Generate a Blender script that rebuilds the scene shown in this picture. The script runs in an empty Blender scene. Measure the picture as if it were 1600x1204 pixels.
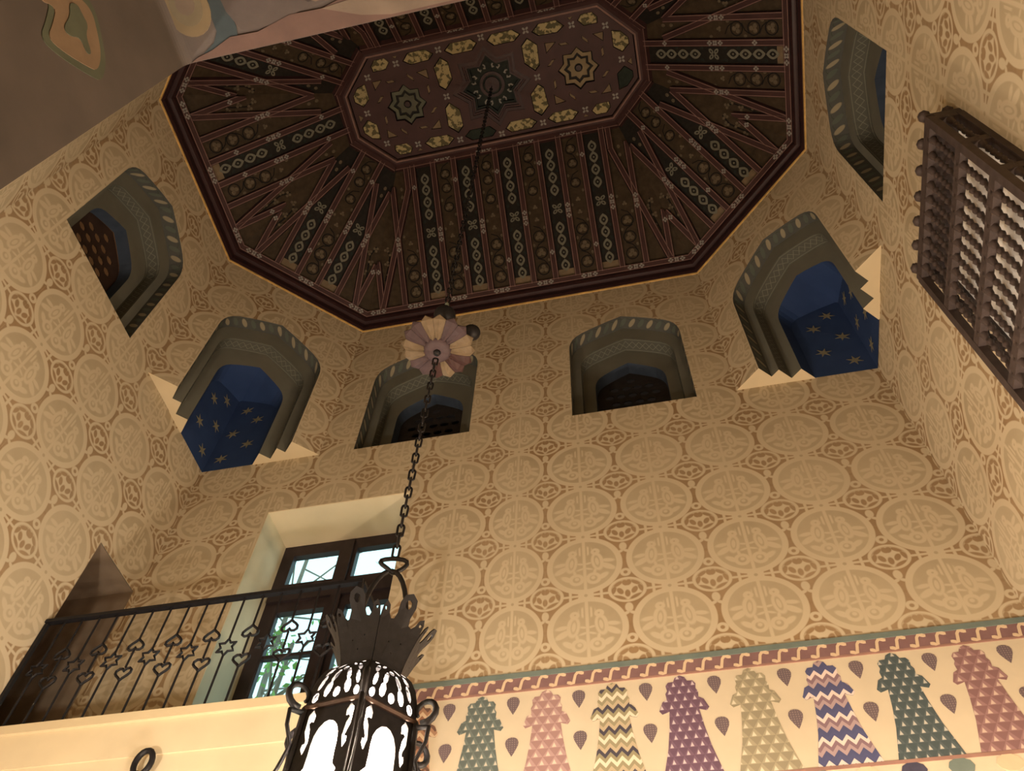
import bpy, bmesh, math, random
from mathutils import Vector, Matrix
from mathutils.geometry import delaunay_2d_cdt
random.seed(7)
PI = math.pi
sc = bpy.context.scene
COL = sc.collection

# ------------------------------------------------------------------ camera
cd = bpy.data.cameras.new('camera'); cam = bpy.data.objects.new('camera', cd); COL.objects.link(cam)
Rr = ((0.977039, 0.2104, 0.033565), (-0.157141, 0.817993, -0.553348), (-0.14388, 0.535368, 0.832274))
M = Matrix(((Rr[0][0], -Rr[1][0], -Rr[2][0], 1.263), (Rr[0][1], -Rr[1][1], -Rr[2][1], -2.733),
            (Rr[0][2], -Rr[1][2], -Rr[2][2], 1.6), (0, 0, 0, 1)))
cam.matrix_world = M
cd.sensor_width = 36.0; cd.lens = 1324.7 / 1600 * 36; cd.clip_start = 0.05
sc.camera = cam
# ------------------------------------------------------------------ world, lantern and fill lights, exposure
w = bpy.data.worlds.new('world'); sc.world = w; w.use_nodes = True
bg = w.node_tree.nodes['Background']; bg.inputs[0].default_value = (0.58, 0.93, 1.0, 1); bg.inputs[1].default_value = 1.25
sc.view_settings.view_transform = 'Standard'; sc.view_settings.look = 'None'
sc.view_settings.gamma = 1.0; sc.view_settings.use_curve_mapping = False
sc.view_settings.exposure = 0.72

def lamp(name, loc, power, col, r=0.1):
    l = bpy.data.lights.new(name, 'POINT'); l.energy = power; l.color = col; l.shadow_soft_size = r
    o = bpy.data.objects.new(name, l); o.location = loc; COL.objects.link(o); return o
lamp('lantern_light', (0, 0, 3.16), 1450, (1.0, 0.90, 0.80), 0.07)
lamp('room_fill_right', (2.3, 0.6, 2.6), 260, (1.0, 0.80, 0.58), 0.12)  # unseen fill light, added to brighten the right side wall
lamp('room_fill_left', (-2.2, -0.9, 2.6), 190, (1.0, 0.90, 0.75), 0.12)  # added fill for the left side wall, no fixture
lamp('room_fill_low', (0.2, 0.4, 1.2), 190, (1.0, 0.95, 0.84), 0.2)  # invented low fill that lifts the walls from below
lamp('hall_fill', (1.9, -5.2, 3.0), 5, (1.0, 0.85, 0.7), 0.12)  # weak fill added behind the camera, no real fixture

# ------------------------------------------------------------------ measures (metres)
A, B = 3.63, 2.393              # half width, half depth of the room
UX, UY = 1.386, 1.355           # corner chamfer
ZC, ZI = 11.6, 13.218           # cornice, inner ceiling panel
AI, BI, VX, VY = 1.914, 0.684, 0.406, 0.412
ZS = 8.81                       # niche sills and squinch bases
ZG = 5.655                      # top of the painted dado
YF = -2.393                     # front plane

# ------------------------------------------------------------------ shader helpers
class X:
    nt = None
    def __init__(s, v): s.v = v
    def __add__(s, o): return mth('ADD', s, o)
    def __radd__(s, o): return mth('ADD', s, o)
    def __sub__(s, o): return mth('SUBTRACT', s, o)
    def __rsub__(s, o): return mth('SUBTRACT', o, s)
    def __mul__(s, o): return mth('MULTIPLY', s, o)
    def __rmul__(s, o): return mth('MULTIPLY', s, o)
    def __truediv__(s, o): return mth('DIVIDE', s, o)
def mth(op, a, b=None, c=None, clamp=False):
    n = X.nt.nodes.new('ShaderNodeMath'); n.operation = op; n.use_clamp = clamp
    for i, q in enumerate((a, b, c)):
        if q is None: continue
        q = q.v if isinstance(q, X) else q
        if isinstance(q, (int, float)): n.inputs[i].default_value = q
        else: X.nt.links.new(q, n.inputs[i])
    return X(n.outputs[0])
ab = lambda a: mth('ABSOLUTE', a)
mn = lambda a, b: mth('MINIMUM', a, b)
mx = lambda a, b: mth('MAXIMUM', a, b)
fr = lambda a: mth('FRACT', a)
def umax(*l):
    r = l[0]
    for k in l[1:]: r = mx(r, k)
    return r
def stp(d, s=0.012):            # 1 where d<0, soft edge s
    return mth('MULTIPLY_ADD', d, -1.0 / s, 0.5, clamp=True)
def hyp(a, b): return mth('SQRT', mth('MULTIPLY_ADD', a, a, b * b))
def ell(x, y, cx, cy, a, b, rot=0.0):       # approximate distance of an ellipse
    dx, dy = x - cx, y - cy
    if rot:
        c, s_ = math.cos(rot), math.sin(rot)
        dx, dy = dx * c + dy * s_, dy * c - dx * s_
    return (hyp(dx * (1 / a), dy * (1 / b)) - 1.0) * min(a, b)
def mixc(f, a, b):
    n = X.nt.nodes.new('ShaderNodeMix'); n.data_type = 'RGBA'
    X.nt.links.new(f.v, n.inputs[0]) if isinstance(f, X) else None
    for i, q in ((6, a), (7, b)):
        if isinstance(q, X): X.nt.links.new(q.v, n.inputs[i])
        else: n.inputs[i].default_value = (*q, 1)
    return X(n.outputs[2])
def noise(scale, detail=3.0, coord=None):
    n = X.nt.nodes.new('ShaderNodeTexNoise'); n.inputs['Scale'].default_value = scale; n.inputs['Detail'].default_value = detail
    X.nt.links.new((coord or tc('Object')).v, n.inputs['Vector']); return X(n.outputs[0])
def tc(which):
    n = X.nt.nodes.new('ShaderNodeTexCoord'); return X(n.outputs[which])
def uv():
    n = X.nt.nodes.new('ShaderNodeSeparateXYZ'); X.nt.links.new(tc('UV').v, n.inputs[0]); return X(n.outputs[0]), X(n.outputs[1])
def newmat(name, rough=0.8, metal=0.0):
    m = bpy.data.materials.new(name); m.use_nodes = True; X.nt = m.node_tree
    b = m.node_tree.nodes['Principled BSDF']; b.inputs['Roughness'].default_value = rough; b.inputs['Metallic'].default_value = metal
    b.inputs['Specular IOR Level'].default_value = 0.25
    return m, b
def setc(b, c): X.nt.links.new(c.v, b.inputs['Base Color'])
def bump(b, h, strength=0.2, dist=0.01):
    n = X.nt.nodes.new('ShaderNodeBump'); n.inputs['Strength'].default_value = strength; n.inputs['Distance'].default_value = dist
    X.nt.links.new(h.v, n.inputs['Height']); X.nt.links.new(n.outputs[0], b.inputs['Normal'])
def plain(name, c, var=0.25, scale=6.0, rough=0.8, metal=0.0, bmp=0.15):
    m, b = newmat(name, rough, metal)
    nz = noise(scale)
    d = tuple(k * (1 - var) for k in c); u = tuple(min(1, k * (1 + var)) for k in c)
    setc(b, mixc(mth('MULTIPLY_ADD', nz, 2.0, -0.5, clamp=True), d, u))
    if bmp: bump(b, noise(scale * 6), bmp, 0.004)
    return m

LIGHT, MID, BRN = (0.51, 0.425, 0.295), (0.425, 0.345, 0.225), (0.215, 0.138, 0.07)
def stencil(name, c0, cw):
    """plaster with a stencilled repeat: medallions with paired birds, lattice ornaments between them. UV in metres."""
    m, b = newmat(name, 0.85)
    u, v = uv()
    au = ab(u)
    central = stp(au - c0, 0.002)
    xo = fr((au - c0) * (1 / cw)) - 0.5
    xc = au * (1 / (2 * c0))
    x = ab(xo + (xc - xo) * central)
    y = fr((v - 6.0) * (1 / 0.665) + 0.5) - 0.5
    r = hyp(x, y)
    # --- between the rings
    p = 0.5 - x
    q = y - mth('MULTIPLY', mth('SIGN', y), 0.5)
    e = hyp(p * (1 / .225), (q - 0.02) * (1 / .19))
    frame = stp(ab(e - 0.94) - 0.09, .06)
    ins = stp(e - 0.84, .06)
    holes = umax(stp(ell(p, q, .018, .128, .038, .048, -.5)), stp(ell(p, q, 0, -.042, .033, .056)), stp(ell(p, q, .086, .004, .034, .056, -.5)),
                 stp(ell(p, q, .163, .026, .028, .066, .35)), stp(ell(p, q, .10, -.098, .085, .030, .42)), stp(ell(p, q, .105, .118, .068, .026, -.6)))
    petals = 1.0 - holes
    heart = 0.0 * p
    ring = stp(ab(hyp(p, q - .30) - .046) - .02)
    bud = umax(stp(ell(p, q, 0, -.255, .048, .07)), stp(ell(p, q, .04, -.34, .05, .022, -.5)))
    bars = umax(stp(ab(q) - .011) * stp(.25 - p), stp(ab(p - .312) - .018), stp(.405 - p) * stp(ab(q) - .07), stp(ab(q) - .017) * stp(.22 - p))
    lights = umax(frame, ins * petals * (1.0 - heart), ring, bud, bars)
    outside = stp(.476 - r)
    dark = outside * (1.0 - lights)
    dots = umax(stp(hyp(x - .5, y) - .022), stp(hyp(x, ab(y) - .5) - .022))
    # --- inside a medallion
    disc = stp(r - .402)
    body = ell(x, y, .165, .04, .078, .155, .12)
    head = hyp(x - .145, y - .21) - .058
    tail = ell(x, y, .29, -.06, .105, .042, -.55)
    tail2 = ell(x, y, .30, .04, .08, .03, -.15)
    leg = ell(x, y, .125, -.13, .02, .07, -.2)
    scr = ab(hyp(x - .105, y + .235) - .072) - .024
    scrd = hyp(x - .1, y + .225) - .026
    leaf = ell(x, y, .225, -.21, .08, .038, .6)
    stem = ab(x) - .02
    fan = mx(ell(x, y, 0, .24, .105, .085), .25 - ab(fr(x * 19.0) - .5) )
    cross = mn(ell(x, y, .05, .02, .05, .016, .2), ell(x, y, .05, -.07, .055, .016, -.3))
    bird = stp(mn(mn(mn(body, head), mn(tail, tail2)), mn(mn(leg, scr), mn(scrd, leaf))), .016)
    bird = umax(bird, stp(stem, .014), stp(fan, .03), stp(cross, .014))
    eye = umax(stp(hyp(x - .14, y - .215) - .012), stp(ab(ell(x, y, .16, .04, .03, .085, .12)) - .006))
    fade = mth('MULTIPLY_ADD', noise(1.1, 2.0), 2.6, -0.75, clamp=True)
    worn = noise(9.0, 4.0)
    midm = disc * (1.0 - bird * (1.0 - eye)) * (fade * .45 + .55)
    midm = umax(midm, dots)
    nz = noise(2.2, 5.0)
    lc = mixc(nz, tuple(k * .93 for k in LIGHT), tuple(min(1, k * 1.07) for k in LIGHT))
    mid2 = mixc(worn, MID, tuple(k * .82 for k in MID))
    c = mixc(midm, lc, mid2)
    br = mixc(worn, BRN, tuple(k * 1.5 for k in BRN))
    c = mixc(dark * (fade * .25 + .75), c, br)
    setc(b, c)
    bump(b, noise(26.0, 4.0), 0.12, 0.006)
    return m

def leafband():
    m, b = newmat('niche_leaf_paint', 0.85); u, v = uv()
    k = u * (1 / .115); x = (fr(k) - .5) * .115; y = v - .088
    od = mth('FLOORED_MODULO', mth('FLOOR', k), 2.0)
    lf = stp(ell(x, y, 0, 0, .072, .026, .95), .006)
    vine = stp(ab(hyp(x - .05, y) - .058) - .004, .005)
    base = (0.072, 0.073, 0.066)
    c = mixc(vine, base, (.05, .06, .045))
    lc = mixc(od, (.26, .225, .15), (.085, .10, .08))
    setc(b, mixc(lf, c, lc)); return m
def zigband():
    m, b = newmat('niche_zigzag_paint', 0.85); u, v = uv()
    t = ab(fr(u * (1 / .085)) - .5) * .085
    y = v - .088
    z1 = stp(ab(ab(y) - t * 1.1) - .0045, .004)
    z1 = umax(z1 * stp(ab(y) - .05), stp(ab(ab(y) - .072) - .003, .003))
    setc(b, mixc(z1, (.085, .085, .068), (.175, .172, .135))); return m
def bluestar():
    m, b = newmat('blue_paint', 0.8)
    nz = noise(3.0); setc(b, mixc(nz, (.013, .031, .092), (.028, .056, .15))); return m
def chevron(name, cols, h=.033, wl=.075):
    m, b = newmat(name, 0.85); u, v = uv()
    t = ab(fr(u * (1 / wl)) - .5) * .09
    k = mth('FLOORED_MODULO', mth('FLOOR', (v + t) * (1 / h)), 5.0)
    c = X(None); c = None
    for i, cc in enumerate(cols):
        c = mixc(stp(ab(k - float(i)) - .5, .01), c if c else cc, cc)
    setc(b, c); return m
def scales(name, base, darker, lite, sx=.085, sy=.075):
    m, b = newmat(name, 0.85); u, v = uv()
    row = mth('FLOOR', v * (1 / sy)); fy = fr(v * (1 / sy))
    x = fr(u * (1 / sx) + row * .5) - .5
    tri = stp(ab(x) - (1.0 - fy) * .5, .06)
    lt = stp(ab(x + .08) - (.62 - fy) * .34, .06) * stp(.08 - fy, .06)
    c = mixc(tri, darker, base)
    setc(b, mixc(lt, c, lite)); return m

MAT = {}
def trans(name, c):
    m = bpy.data.materials.new(name); m.use_nodes = True; nt = m.node_tree; nt.nodes.clear()
    o = nt.nodes.new('ShaderNodeOutputMaterial'); t = nt.nodes.new('ShaderNodeBsdfTranslucent'); t.inputs[0].default_value = (*c, 1)
    nz = nt.nodes.new('ShaderNodeTexNoise'); nz.inputs['Scale'].default_value = 6.0; mi = nt.nodes.new('ShaderNodeMix'); mi.data_type = 'RGBA'
    mi.inputs[6].default_value = (*[k * .7 for k in c], 1); mi.inputs[7].default_value = (*[k * 1.3 for k in c], 1)
    nt.links.new(nz.outputs[0], mi.inputs[0]); nt.links.new(mi.outputs[2], t.inputs[0]); nt.links.new(t.outputs[0], o.inputs[0]); return m
def mats():
    MAT['wall_b'] = stencil('stencilled_plaster_back', .268, .667)
    MAT['wall_s'] = stencil('stencilled_plaster_side', .3418, .6836)
    MAT['wall_c'] = stencil('stencilled_plaster_corner', .323, .646)
    MAT['cream'] = plain('cream_plaster', (.58, .485, .33), .06, 3.0)
    MAT['reveal'] = plain('reveal_plaster', (.60, .55, .40), .06, 3.0)
    MAT['dado'] = plain('dado_plaster', (.54, .46, .34), .06, 4.0)
    MAT['pale'] = plain('pale_plaster', (.56, .46, .30), .05, 3.0)
    MAT['white'] = plain('white_plaster', (.86, .82, .78), .04, 4.0)
    MAT['floor'] = plain('terracotta_floor', (.34, .20, .12), .2, 2.0)
    MAT['grey'] = plain('grey_green_paint', (.128, .127, .104), .12, 3.0)
    MAT['leaf'] = leafband(); MAT['zig'] = zigband(); MAT['blue'] = bluestar()
    MAT['slate'] = plain('blue_grey_paint', (.05, .07, .11), .25, 6.0)
    MAT['grille'] = plain('dark_grille_wood', (.026, .022, .022), .25, 20.0)
    MAT['dimglass'] = trans('dim_grille_glass', (.085, .06, .052)); MAT['warmglass'] = trans('amber_grille_glass', (.22, .115, .065))
    MAT['star'] = plain('faded_star_paint', (.20, .18, .12), .2, 20.0)
    MAT['rib'] = plain('red_ceiling_wood', (.043, .0185, .0175), .2, 5.0, .6)
    MAT['ribline'] = plain('pink_line_paint', (.19, .115, .10), .15, 12.0, .7)
    MAT['molding'] = plain('dark_molding_wood', (.028, .011, .011), .2, 8.0, .45)
    MAT['gilt'] = plain('gilded_bead', (.50, .31, .10), .25, 12.0, .5, .0)
    MAT['pdark'] = plain('black_panel_paint', (.011, .009, .007), .35, 24.0, .7)
    MAT['pbrown'] = plain('brown_panel_paint', (.038, .025, .013), .35, 14.0, .7)
    MAT['ogrey'] = plain('grey_ornament_paint', (.135, .13, .10), .2, 30.0)
    MAT['oflower'] = plain('pale_flower_paint', (.21, .20, .185), .2, 30.0)
    MAT['otan'] = plain('tan_ornament_paint', (.10, .078, .05), .25, 30.0)
    MAT['ovine'] = plain('dark_vine_paint', (.007, .006, .005), .1, 30.0)
    MAT['cell'] = None
    m, b = newmat('ochre_panel_paint', .75)
    n1 = noise(16.0, 3.0); k = stp(.52 - n1, .05)
    c = mixc(noise(3.0), (.36, .29, .14), (.24, .205, .115)); setc(b, mixc(k, c, (.075, .065, .03))); MAT['cell'] = m
    MAT['cellgreen'] = plain('dark_green_panel_paint', (.014, .020, .014), .3, 20.0)
    MAT['celltan'] = plain('tan_panel_paint', (.15, .108, .066), .2, 12.0)
    MAT['teal'] = plain('dark_teal_paint', (.014, .018, .015), .3, 14.0)
    MAT['iron'] = plain('black_wrought_iron', (.013, .012, .014), .3, 30.0, .5, .3)
    MAT['ironbr'] = plain('brown_iron', (.05, .03, .022), .3, 30.0, .5, .4)
    MAT['screen'] = plain('brown_turned_wood', (.055, .040, .037), .25, 15.0, .55)
    MAT['winwood'] = plain('dark_window_wood', (.028, .019, .021), .25, 12.0, .5)
    MAT['petalm'] = plain('mauve_petal_enamel', (.062, .042, .049), .15, 20.0, .6)
    MAT['petald'] = plain('maroon_petal_enamel', (.044, .02, .02), .2, 20.0, .6)
    MAT['petalc'] = plain('cream_petal_enamel', (.145, .108, .07), .15, 20.0, .55)
    MAT['bark'] = plain('tree_bark', (.16, .13, .10), .2, 6.0)
    m, b = newmat('tree_leaf', .6); setc(b, mixc(noise(2.5), (.10, .22, .05), (.25, .42, .10))); b.inputs['Transmission Weight'].default_value = 0; MAT['leafg'] = m
    m, b = newmat('mural_brown', .8); n1 = noise(5.0, 5.0)
    setc(b, mixc(mth('MULTIPLY_ADD', n1, 2.0, -.5, clamp=True), (.062, .052, .047), (.095, .077, .068))); bump(b, noise(30.0), .2, .004); MAT['mural'] = m
    for k, c in dict(m_orange=(0.167, 0.115, 0.074), m_halo=(0.155, 0.118, 0.068), m_ring=(0.136, 0.112, 0.071), m_green=(0.074, 0.081, 0.056), m_teal=(0.031, 0.043, 0.048), m_pale=(0.161, 0.161, 0.143),
                     m_pink=(0.093, 0.056, 0.045), m_mauve=(0.071, 0.056, 0.050), m_dark=(0.037, 0.028, 0.025), m_sand=(0.130, 0.099, 0.074)).items():
        MAT[k] = plain('mural_' + {'m_orange': 'orange', 'm_halo': 'gold', 'm_ring': 'buff', 'm_green': 'green', 'm_teal': 'teal', 'm_pale': 'pale_blue', 'm_pink': 'pink', 'm_mauve': 'mauve', 'm_dark': 'dark', 'm_sand': 'sand'}[k] + '_paint', c, .2, 9.0)
    MAT['d_green'] = plain('green_band_paint', (0.140, 0.176, 0.160), .12, 8.0)
    MAT['d_maroon'] = plain('maroon_band_paint', (0.200, 0.112, 0.112), .15, 8.0)
    MAT['d_maroon2'] = plain('rust_line_paint', (0.288, 0.160, 0.128), .15, 8.0)
    MAT['d_s'] = plain('cream_scroll_paint', (0.592, 0.448, 0.304), .06, 8.0)
    m, b = newmat('dotted_drop_paint', .85); u, v = uv()
    g = stp(hyp((fr(u * 60.0) - .5), (fr(v * 60.0) - .5)) - .22, .15); setc(b, mixc(g, (.13, .095, .105), (.26, .20, .18))); MAT['d_drop'] = m
    MAT['t_green'] = scales('green_scale_paint', (0.135, 0.160, 0.148), (0.098, 0.119, 0.111), (0.492, 0.451, 0.369), .066, .058)
    MAT['t_green2'] = scales('dark_green_scale_paint', (0.078, 0.098, 0.102), (0.059, 0.078, 0.082), (0.443, 0.426, 0.377), .066, .058)
    MAT['t_pink'] = scales('pink_scale_paint', (0.377, 0.246, 0.230), (0.295, 0.176, 0.164), (0.607, 0.467, 0.377), .085, .062)
    MAT['t_rose'] = scales('rose_scale_paint', (0.271, 0.156, 0.156), (0.205, 0.111, 0.111), (0.525, 0.394, 0.328), .085, .062)
    MAT['t_purple'] = scales('purple_scale_paint', (0.156, 0.094, 0.135), (0.119, 0.067, 0.102), (0.508, 0.426, 0.443), .066, .058)
    MAT['t_khaki'] = scales('khaki_scale_paint', (0.328, 0.287, 0.197), (0.254, 0.221, 0.152), (0.574, 0.517, 0.394), .085, .062)
    MAT['t_chev1'] = chevron('navy_olive_chevron_paint', [(0.061, 0.053, 0.070), (0.426, 0.344, 0.230), (0.271, 0.238, 0.148), (0.640, 0.566, 0.435), (0.262, 0.230, 0.139)])
    MAT['t_chev2'] = chevron('blue_mauve_chevron_paint', [(0.070, 0.074, 0.156), (0.344, 0.254, 0.262), (0.205, 0.131, 0.156), (0.623, 0.517, 0.476), (0.074, 0.078, 0.164)])
    MAT['t_chev3'] = chevron('rust_chevron_paint', [(0.131, 0.074, 0.057), (0.410, 0.230, 0.139), (0.262, 0.131, 0.082), (0.590, 0.451, 0.312), (0.344, 0.197, 0.123)])
    MAT['navy'] = plain('navy_paint', (.055, .052, .085), .2, 20.0)
    # glass
    m = bpy.data.materials.new('window_glass'); m.use_nodes = True; nt = m.node_tree; nt.nodes.clear()
    o = nt.nodes.new('ShaderNodeOutputMaterial'); t = nt.nodes.new('ShaderNodeBsdfTransparent'); g = nt.nodes.new('ShaderNodeBsdfGlossy'); mi = nt.nodes.new('ShaderNodeMixShader')
    t.inputs[0].default_value = (.93, .98, .97, 1); g.inputs['Roughness'].default_value = .03
    mi.inputs[0].default_value = .05; nt.links.new(t.outputs[0], mi.inputs[1]); nt.links.new(g.outputs[0], mi.inputs[2]); nt.links.new(mi.outputs[0], o.inputs[0]); MAT['glass'] = m
    m = bpy.data.materials.new('frosted_lantern_glass'); m.use_nodes = True; nt = m.node_tree; nt.nodes.clear()
    o = nt.nodes.new('ShaderNodeOutputMaterial'); t = nt.nodes.new('ShaderNodeBsdfTransparent'); g = nt.nodes.new('ShaderNodeBsdfTranslucent'); mi = nt.nodes.new('ShaderNodeMixShader')
    nz = nt.nodes.new('ShaderNodeTexNoise'); nz.inputs['Scale'].default_value = 7.0; mr = nt.nodes.new('ShaderNodeMapRange'); mr.inputs[3].default_value = .35; mr.inputs[4].default_value = .75
    nt.links.new(nz.outputs[0], mr.inputs[0]); nt.links.new(mr.outputs[0], mi.inputs[0])
    t.inputs[0].default_value = (1, .97, .92, 1); g.inputs[0].default_value = (.95, .9, .8, 1)
    nt.links.new(t.outputs[0], mi.inputs[1]); nt.links.new(g.outputs[0], mi.inputs[2]); nt.links.new(mi.outputs[0], o.inputs[0]); MAT['frost'] = m
    m, b = newmat('lamp_bulb'); b.inputs['Emission Color'].default_value = (1, .78, .5, 1); b.inputs['Emission Strength'].default_value = 30; MAT['bulb'] = m
    m, b = newmat('clear_bead', .05); b.inputs['Base Color'].default_value = (.75, .95, .92, 1); b.inputs['Metallic'].default_value = .7; MAT['bead'] = m
mats()

# ------------------------------------------------------------------ geometry helpers
class MB:
    def __init__(s): s.v = []; s.f = []; s.m = []; s.uv = []
    def add(s, vs, fs, mi=0, uvs=None):
        o = len(s.v); s.v += [tuple(x) for x in vs]
        s.uv += list(uvs) if uvs else [(0, 0)] * len(vs)
        for i, f in enumerate(fs):
            s.f.append(tuple(o + k for k in f)); s.m.append(mi[i] if isinstance(mi, (list, tuple)) else mi)
        return s
    def build(s, name, mats, parent=None, smooth=False, recalc=True):
        me = bpy.data.meshes.new(name); me.from_pydata(s.v, [], s.f)
        if not isinstance(mats, (list, tuple)): mats = [mats]
        for m in mats: me.materials.append(m)
        me.polygons.foreach_set('material_index', s.m)
        ul = me.uv_layers.new(name='UVMap')
        for l in me.loops: ul.data[l.index].uv = s.uv[l.vertex_index]
        if recalc:
            bm = bmesh.new(); bm.from_mesh(me); bmesh.ops.recalc_face_normals(bm, faces=bm.faces); bm.to_mesh(me); bm.free()
        if smooth: me.polygons.foreach_set('use_smooth', [True] * len(me.polygons))
        me.update()
        o = bpy.data.objects.new(name, me); COL.objects.link(o)
        if parent: o.parent = parent; o.matrix_parent_inverse = parent.matrix_world.inverted() if False else Matrix()
        return o
    def box(s, c, d, mi=0):
        x, y, z = (k / 2 for k in d); vs = [(c[0] + i * x, c[1] + j * y, c[2] + k * z) for i in (-1, 1) for j in (-1, 1) for k in (-1, 1)]
        return s.add(vs, [(0, 1, 3, 2), (4, 6, 7, 5), (0, 4, 5, 1), (2, 3, 7, 6), (0, 2, 6, 4), (1, 5, 7, 3)], mi)
    def tube(s, pts, r, n=6, closed=False, mi=0):
        pts = [Vector(p) for p in pts]; N = len(pts); vs = []; up = None
        for i, p in enumerate(pts):
            a = pts[i - 1] if (i or closed) else p; b = pts[(i + 1) % N] if (i < N - 1 or closed) else p
            t = (b - a).normalized()
            if up is None:
                up = Vector((0, 0, 1)) if abs(t.z) < .9 else Vector((1, 0, 0))
            sd = t.cross(up).normalized(); up = sd.cross(t).normalized()
            rr = r[i] if isinstance(r, (list, tuple)) else r
            for k in range(n):
                an = 2 * PI * k / n; vs.append(p + (sd * math.cos(an) + up * math.sin(an)) * rr)
        fs = []
        for i in range(N if closed else N - 1):
            j = (i + 1) % N
            for k in range(n): fs.append((i * n + k, i * n + (k + 1) % n, j * n + (k + 1) % n, j * n + k))
        if not closed: fs += [tuple(range(n - 1, -1, -1)), tuple((N - 1) * n + k for k in range(n))]
        return s.add(vs, fs, mi)
    def lathe(s, prof, c=(0, 0, 0), n=10, mi=0):
        vs = []; fs = []; P = len(prof)
        for k in range(n):
            an = 2 * PI * k / n
            for r, z in prof: vs.append((c[0] + r * math.cos(an), c[1] + r * math.sin(an), c[2] + z))
        for k in range(n):
            k2 = (k + 1) % n
            for i in range(P - 1): fs.append((k * P + i, k2 * P + i, k2 * P + i + 1, k * P + i + 1))
        return s.add(vs, fs, mi)
    def plate(s, fn, outer, holes=(), d0=0.0, d1=0.02, mf=0, mb=0, mo=0, mh=0, extra=(), uvo=(0, 0)):
        """flat plate with holes: fn(u, v, d) maps to space; d1 front, d0 back; mo / mh: material of outline / hole walls (int or list)"""
        loops = [list(outer)] + [list(h) for h in holes]
        pts = [Vector(p) for l in loops for p in l] + [Vector(p) for p in extra]
        ed = []; o = 0
        for l in loops:
            n = len(l); ed += [(o + i, o + (i + 1) % n) for i in range(n)]; o += n
        r = delaunay_2d_cdt(pts, ed, [], 0, 1e-6)
        V2, F = r[0], r[2]
        def inside(c):
            k = 0
            for l in loops:
                for i in range(len(l)):
                    (x0, y0), (x1, y1) = l[i - 1], l[i]
                    if (y0 > c[1]) != (y1 > c[1]) and c[0] < (x1 - x0) * (c[1] - y0) / (y1 - y0) + x0: k ^= 1
            return k
        F = [f for f in F if inside(sum((V2[i] for i in f), Vector((0, 0))) / 3)]
        uvs = [(q.x, q.y) for q in V2]
        s.add([fn(q.x, q.y, d1) for q in V2], F, mf, uvs)
        if d0 != d1:
            s.add([fn(q.x, q.y, d0) for q in V2], [tuple(reversed(f)) for f in F], mb, uvs)
            for li, l in enumerate(loops):
                mm = mo if li == 0 else mh; acc = 0
                for i in range(len(l)):
                    p, q = l[i], l[(i + 1) % len(l)]; ln = math.dist(p, q)
                    mi_ = mm[i] if isinstance(mm, (list, tuple)) else mm
                    dd = abs(d1 - d0)
                    s.add([fn(*p, d1), fn(*q, d1), fn(*q, d0), fn(*p, d0)], [(0, 1, 2, 3)], mi_, [(acc, 0), (acc + ln, 0), (acc + ln, dd), (acc, dd)])
                    acc += ln
        return s
def frame(o, U, V, N):
    o, U, V, N = Vector(o), Vector(U), Vector(V), Vector(N)
    return lambda u, v, d=0.0: o + U * u + V * v + N * d
def empty(name, loc=(0, 0, 0)):
    e = bpy.data.objects.new(name, None); COL.objects.link(e); e.location = loc; return e
def tag(o, label=None, cat=None, group=None, kind=None):
    if label: o['label'] = label
    if cat: o['category'] = cat
    if group: o['group'] = group
    if kind: o['kind'] = kind
    return o
def under(parent, *objs):           # parent keeping world placement (parent is an unrotated Empty)
    for o in objs:
        o.parent = parent; o.location = Vector(o.location) - parent.location
def copy_tree(o, parent=None):
    c = o.copy(); COL.objects.link(c)
    if parent: c.parent = parent
    for ch in [k for k in o.children]: copy_tree(ch, c)
    return c
def circ(cx, cy, r, n=12, ry=None, rot=0.0):
    ry = r if ry is None else ry
    out = []
    for k in range(n):
        a = 2 * PI * k / n; x, y = r * math.cos(a), ry * math.sin(a)
        out.append((cx + x * math.cos(rot) - y * math.sin(rot), cy + x * math.sin(rot) + y * math.cos(rot)))
    return out
def stroke(pts, wd):                # polyline -> outline polygon
    L, R = [], []
    for i, p in enumerate(pts):
        a = Vector(pts[max(i - 1, 0)]); b = Vector(pts[min(i + 1, len(pts) - 1)]); t = (b - a).normalized(); n = Vector((-t.y, t.x))
        ww = wd[i] if isinstance(wd, (list, tuple)) else wd
        L.append(tuple(Vector(p) + n * ww / 2)); R.append(tuple(Vector(p) - n * ww / 2))
    return L + R[::-1]
def clip(poly, cx, cy, c):          # keep the side cx*x+cy*y<=c
    out = []
    for i in range(len(poly)):
        a, b = poly[i - 1], poly[i]; da = cx * a[0] + cy * a[1] - c; db = cx * b[0] + cy * b[1] - c
        if (da <= 0) != (db <= 0):
            t = da / (da - db); out.append((a[0] + (b[0] - a[0]) * t, a[1] + (b[1] - a[1]) * t))
        if db <= 0: out.append(b)
    return out
def rect(x0, y0, x1, y1): return [(x0, y0), (x1, y0), (x1, y1), (x0, y1)]

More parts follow.
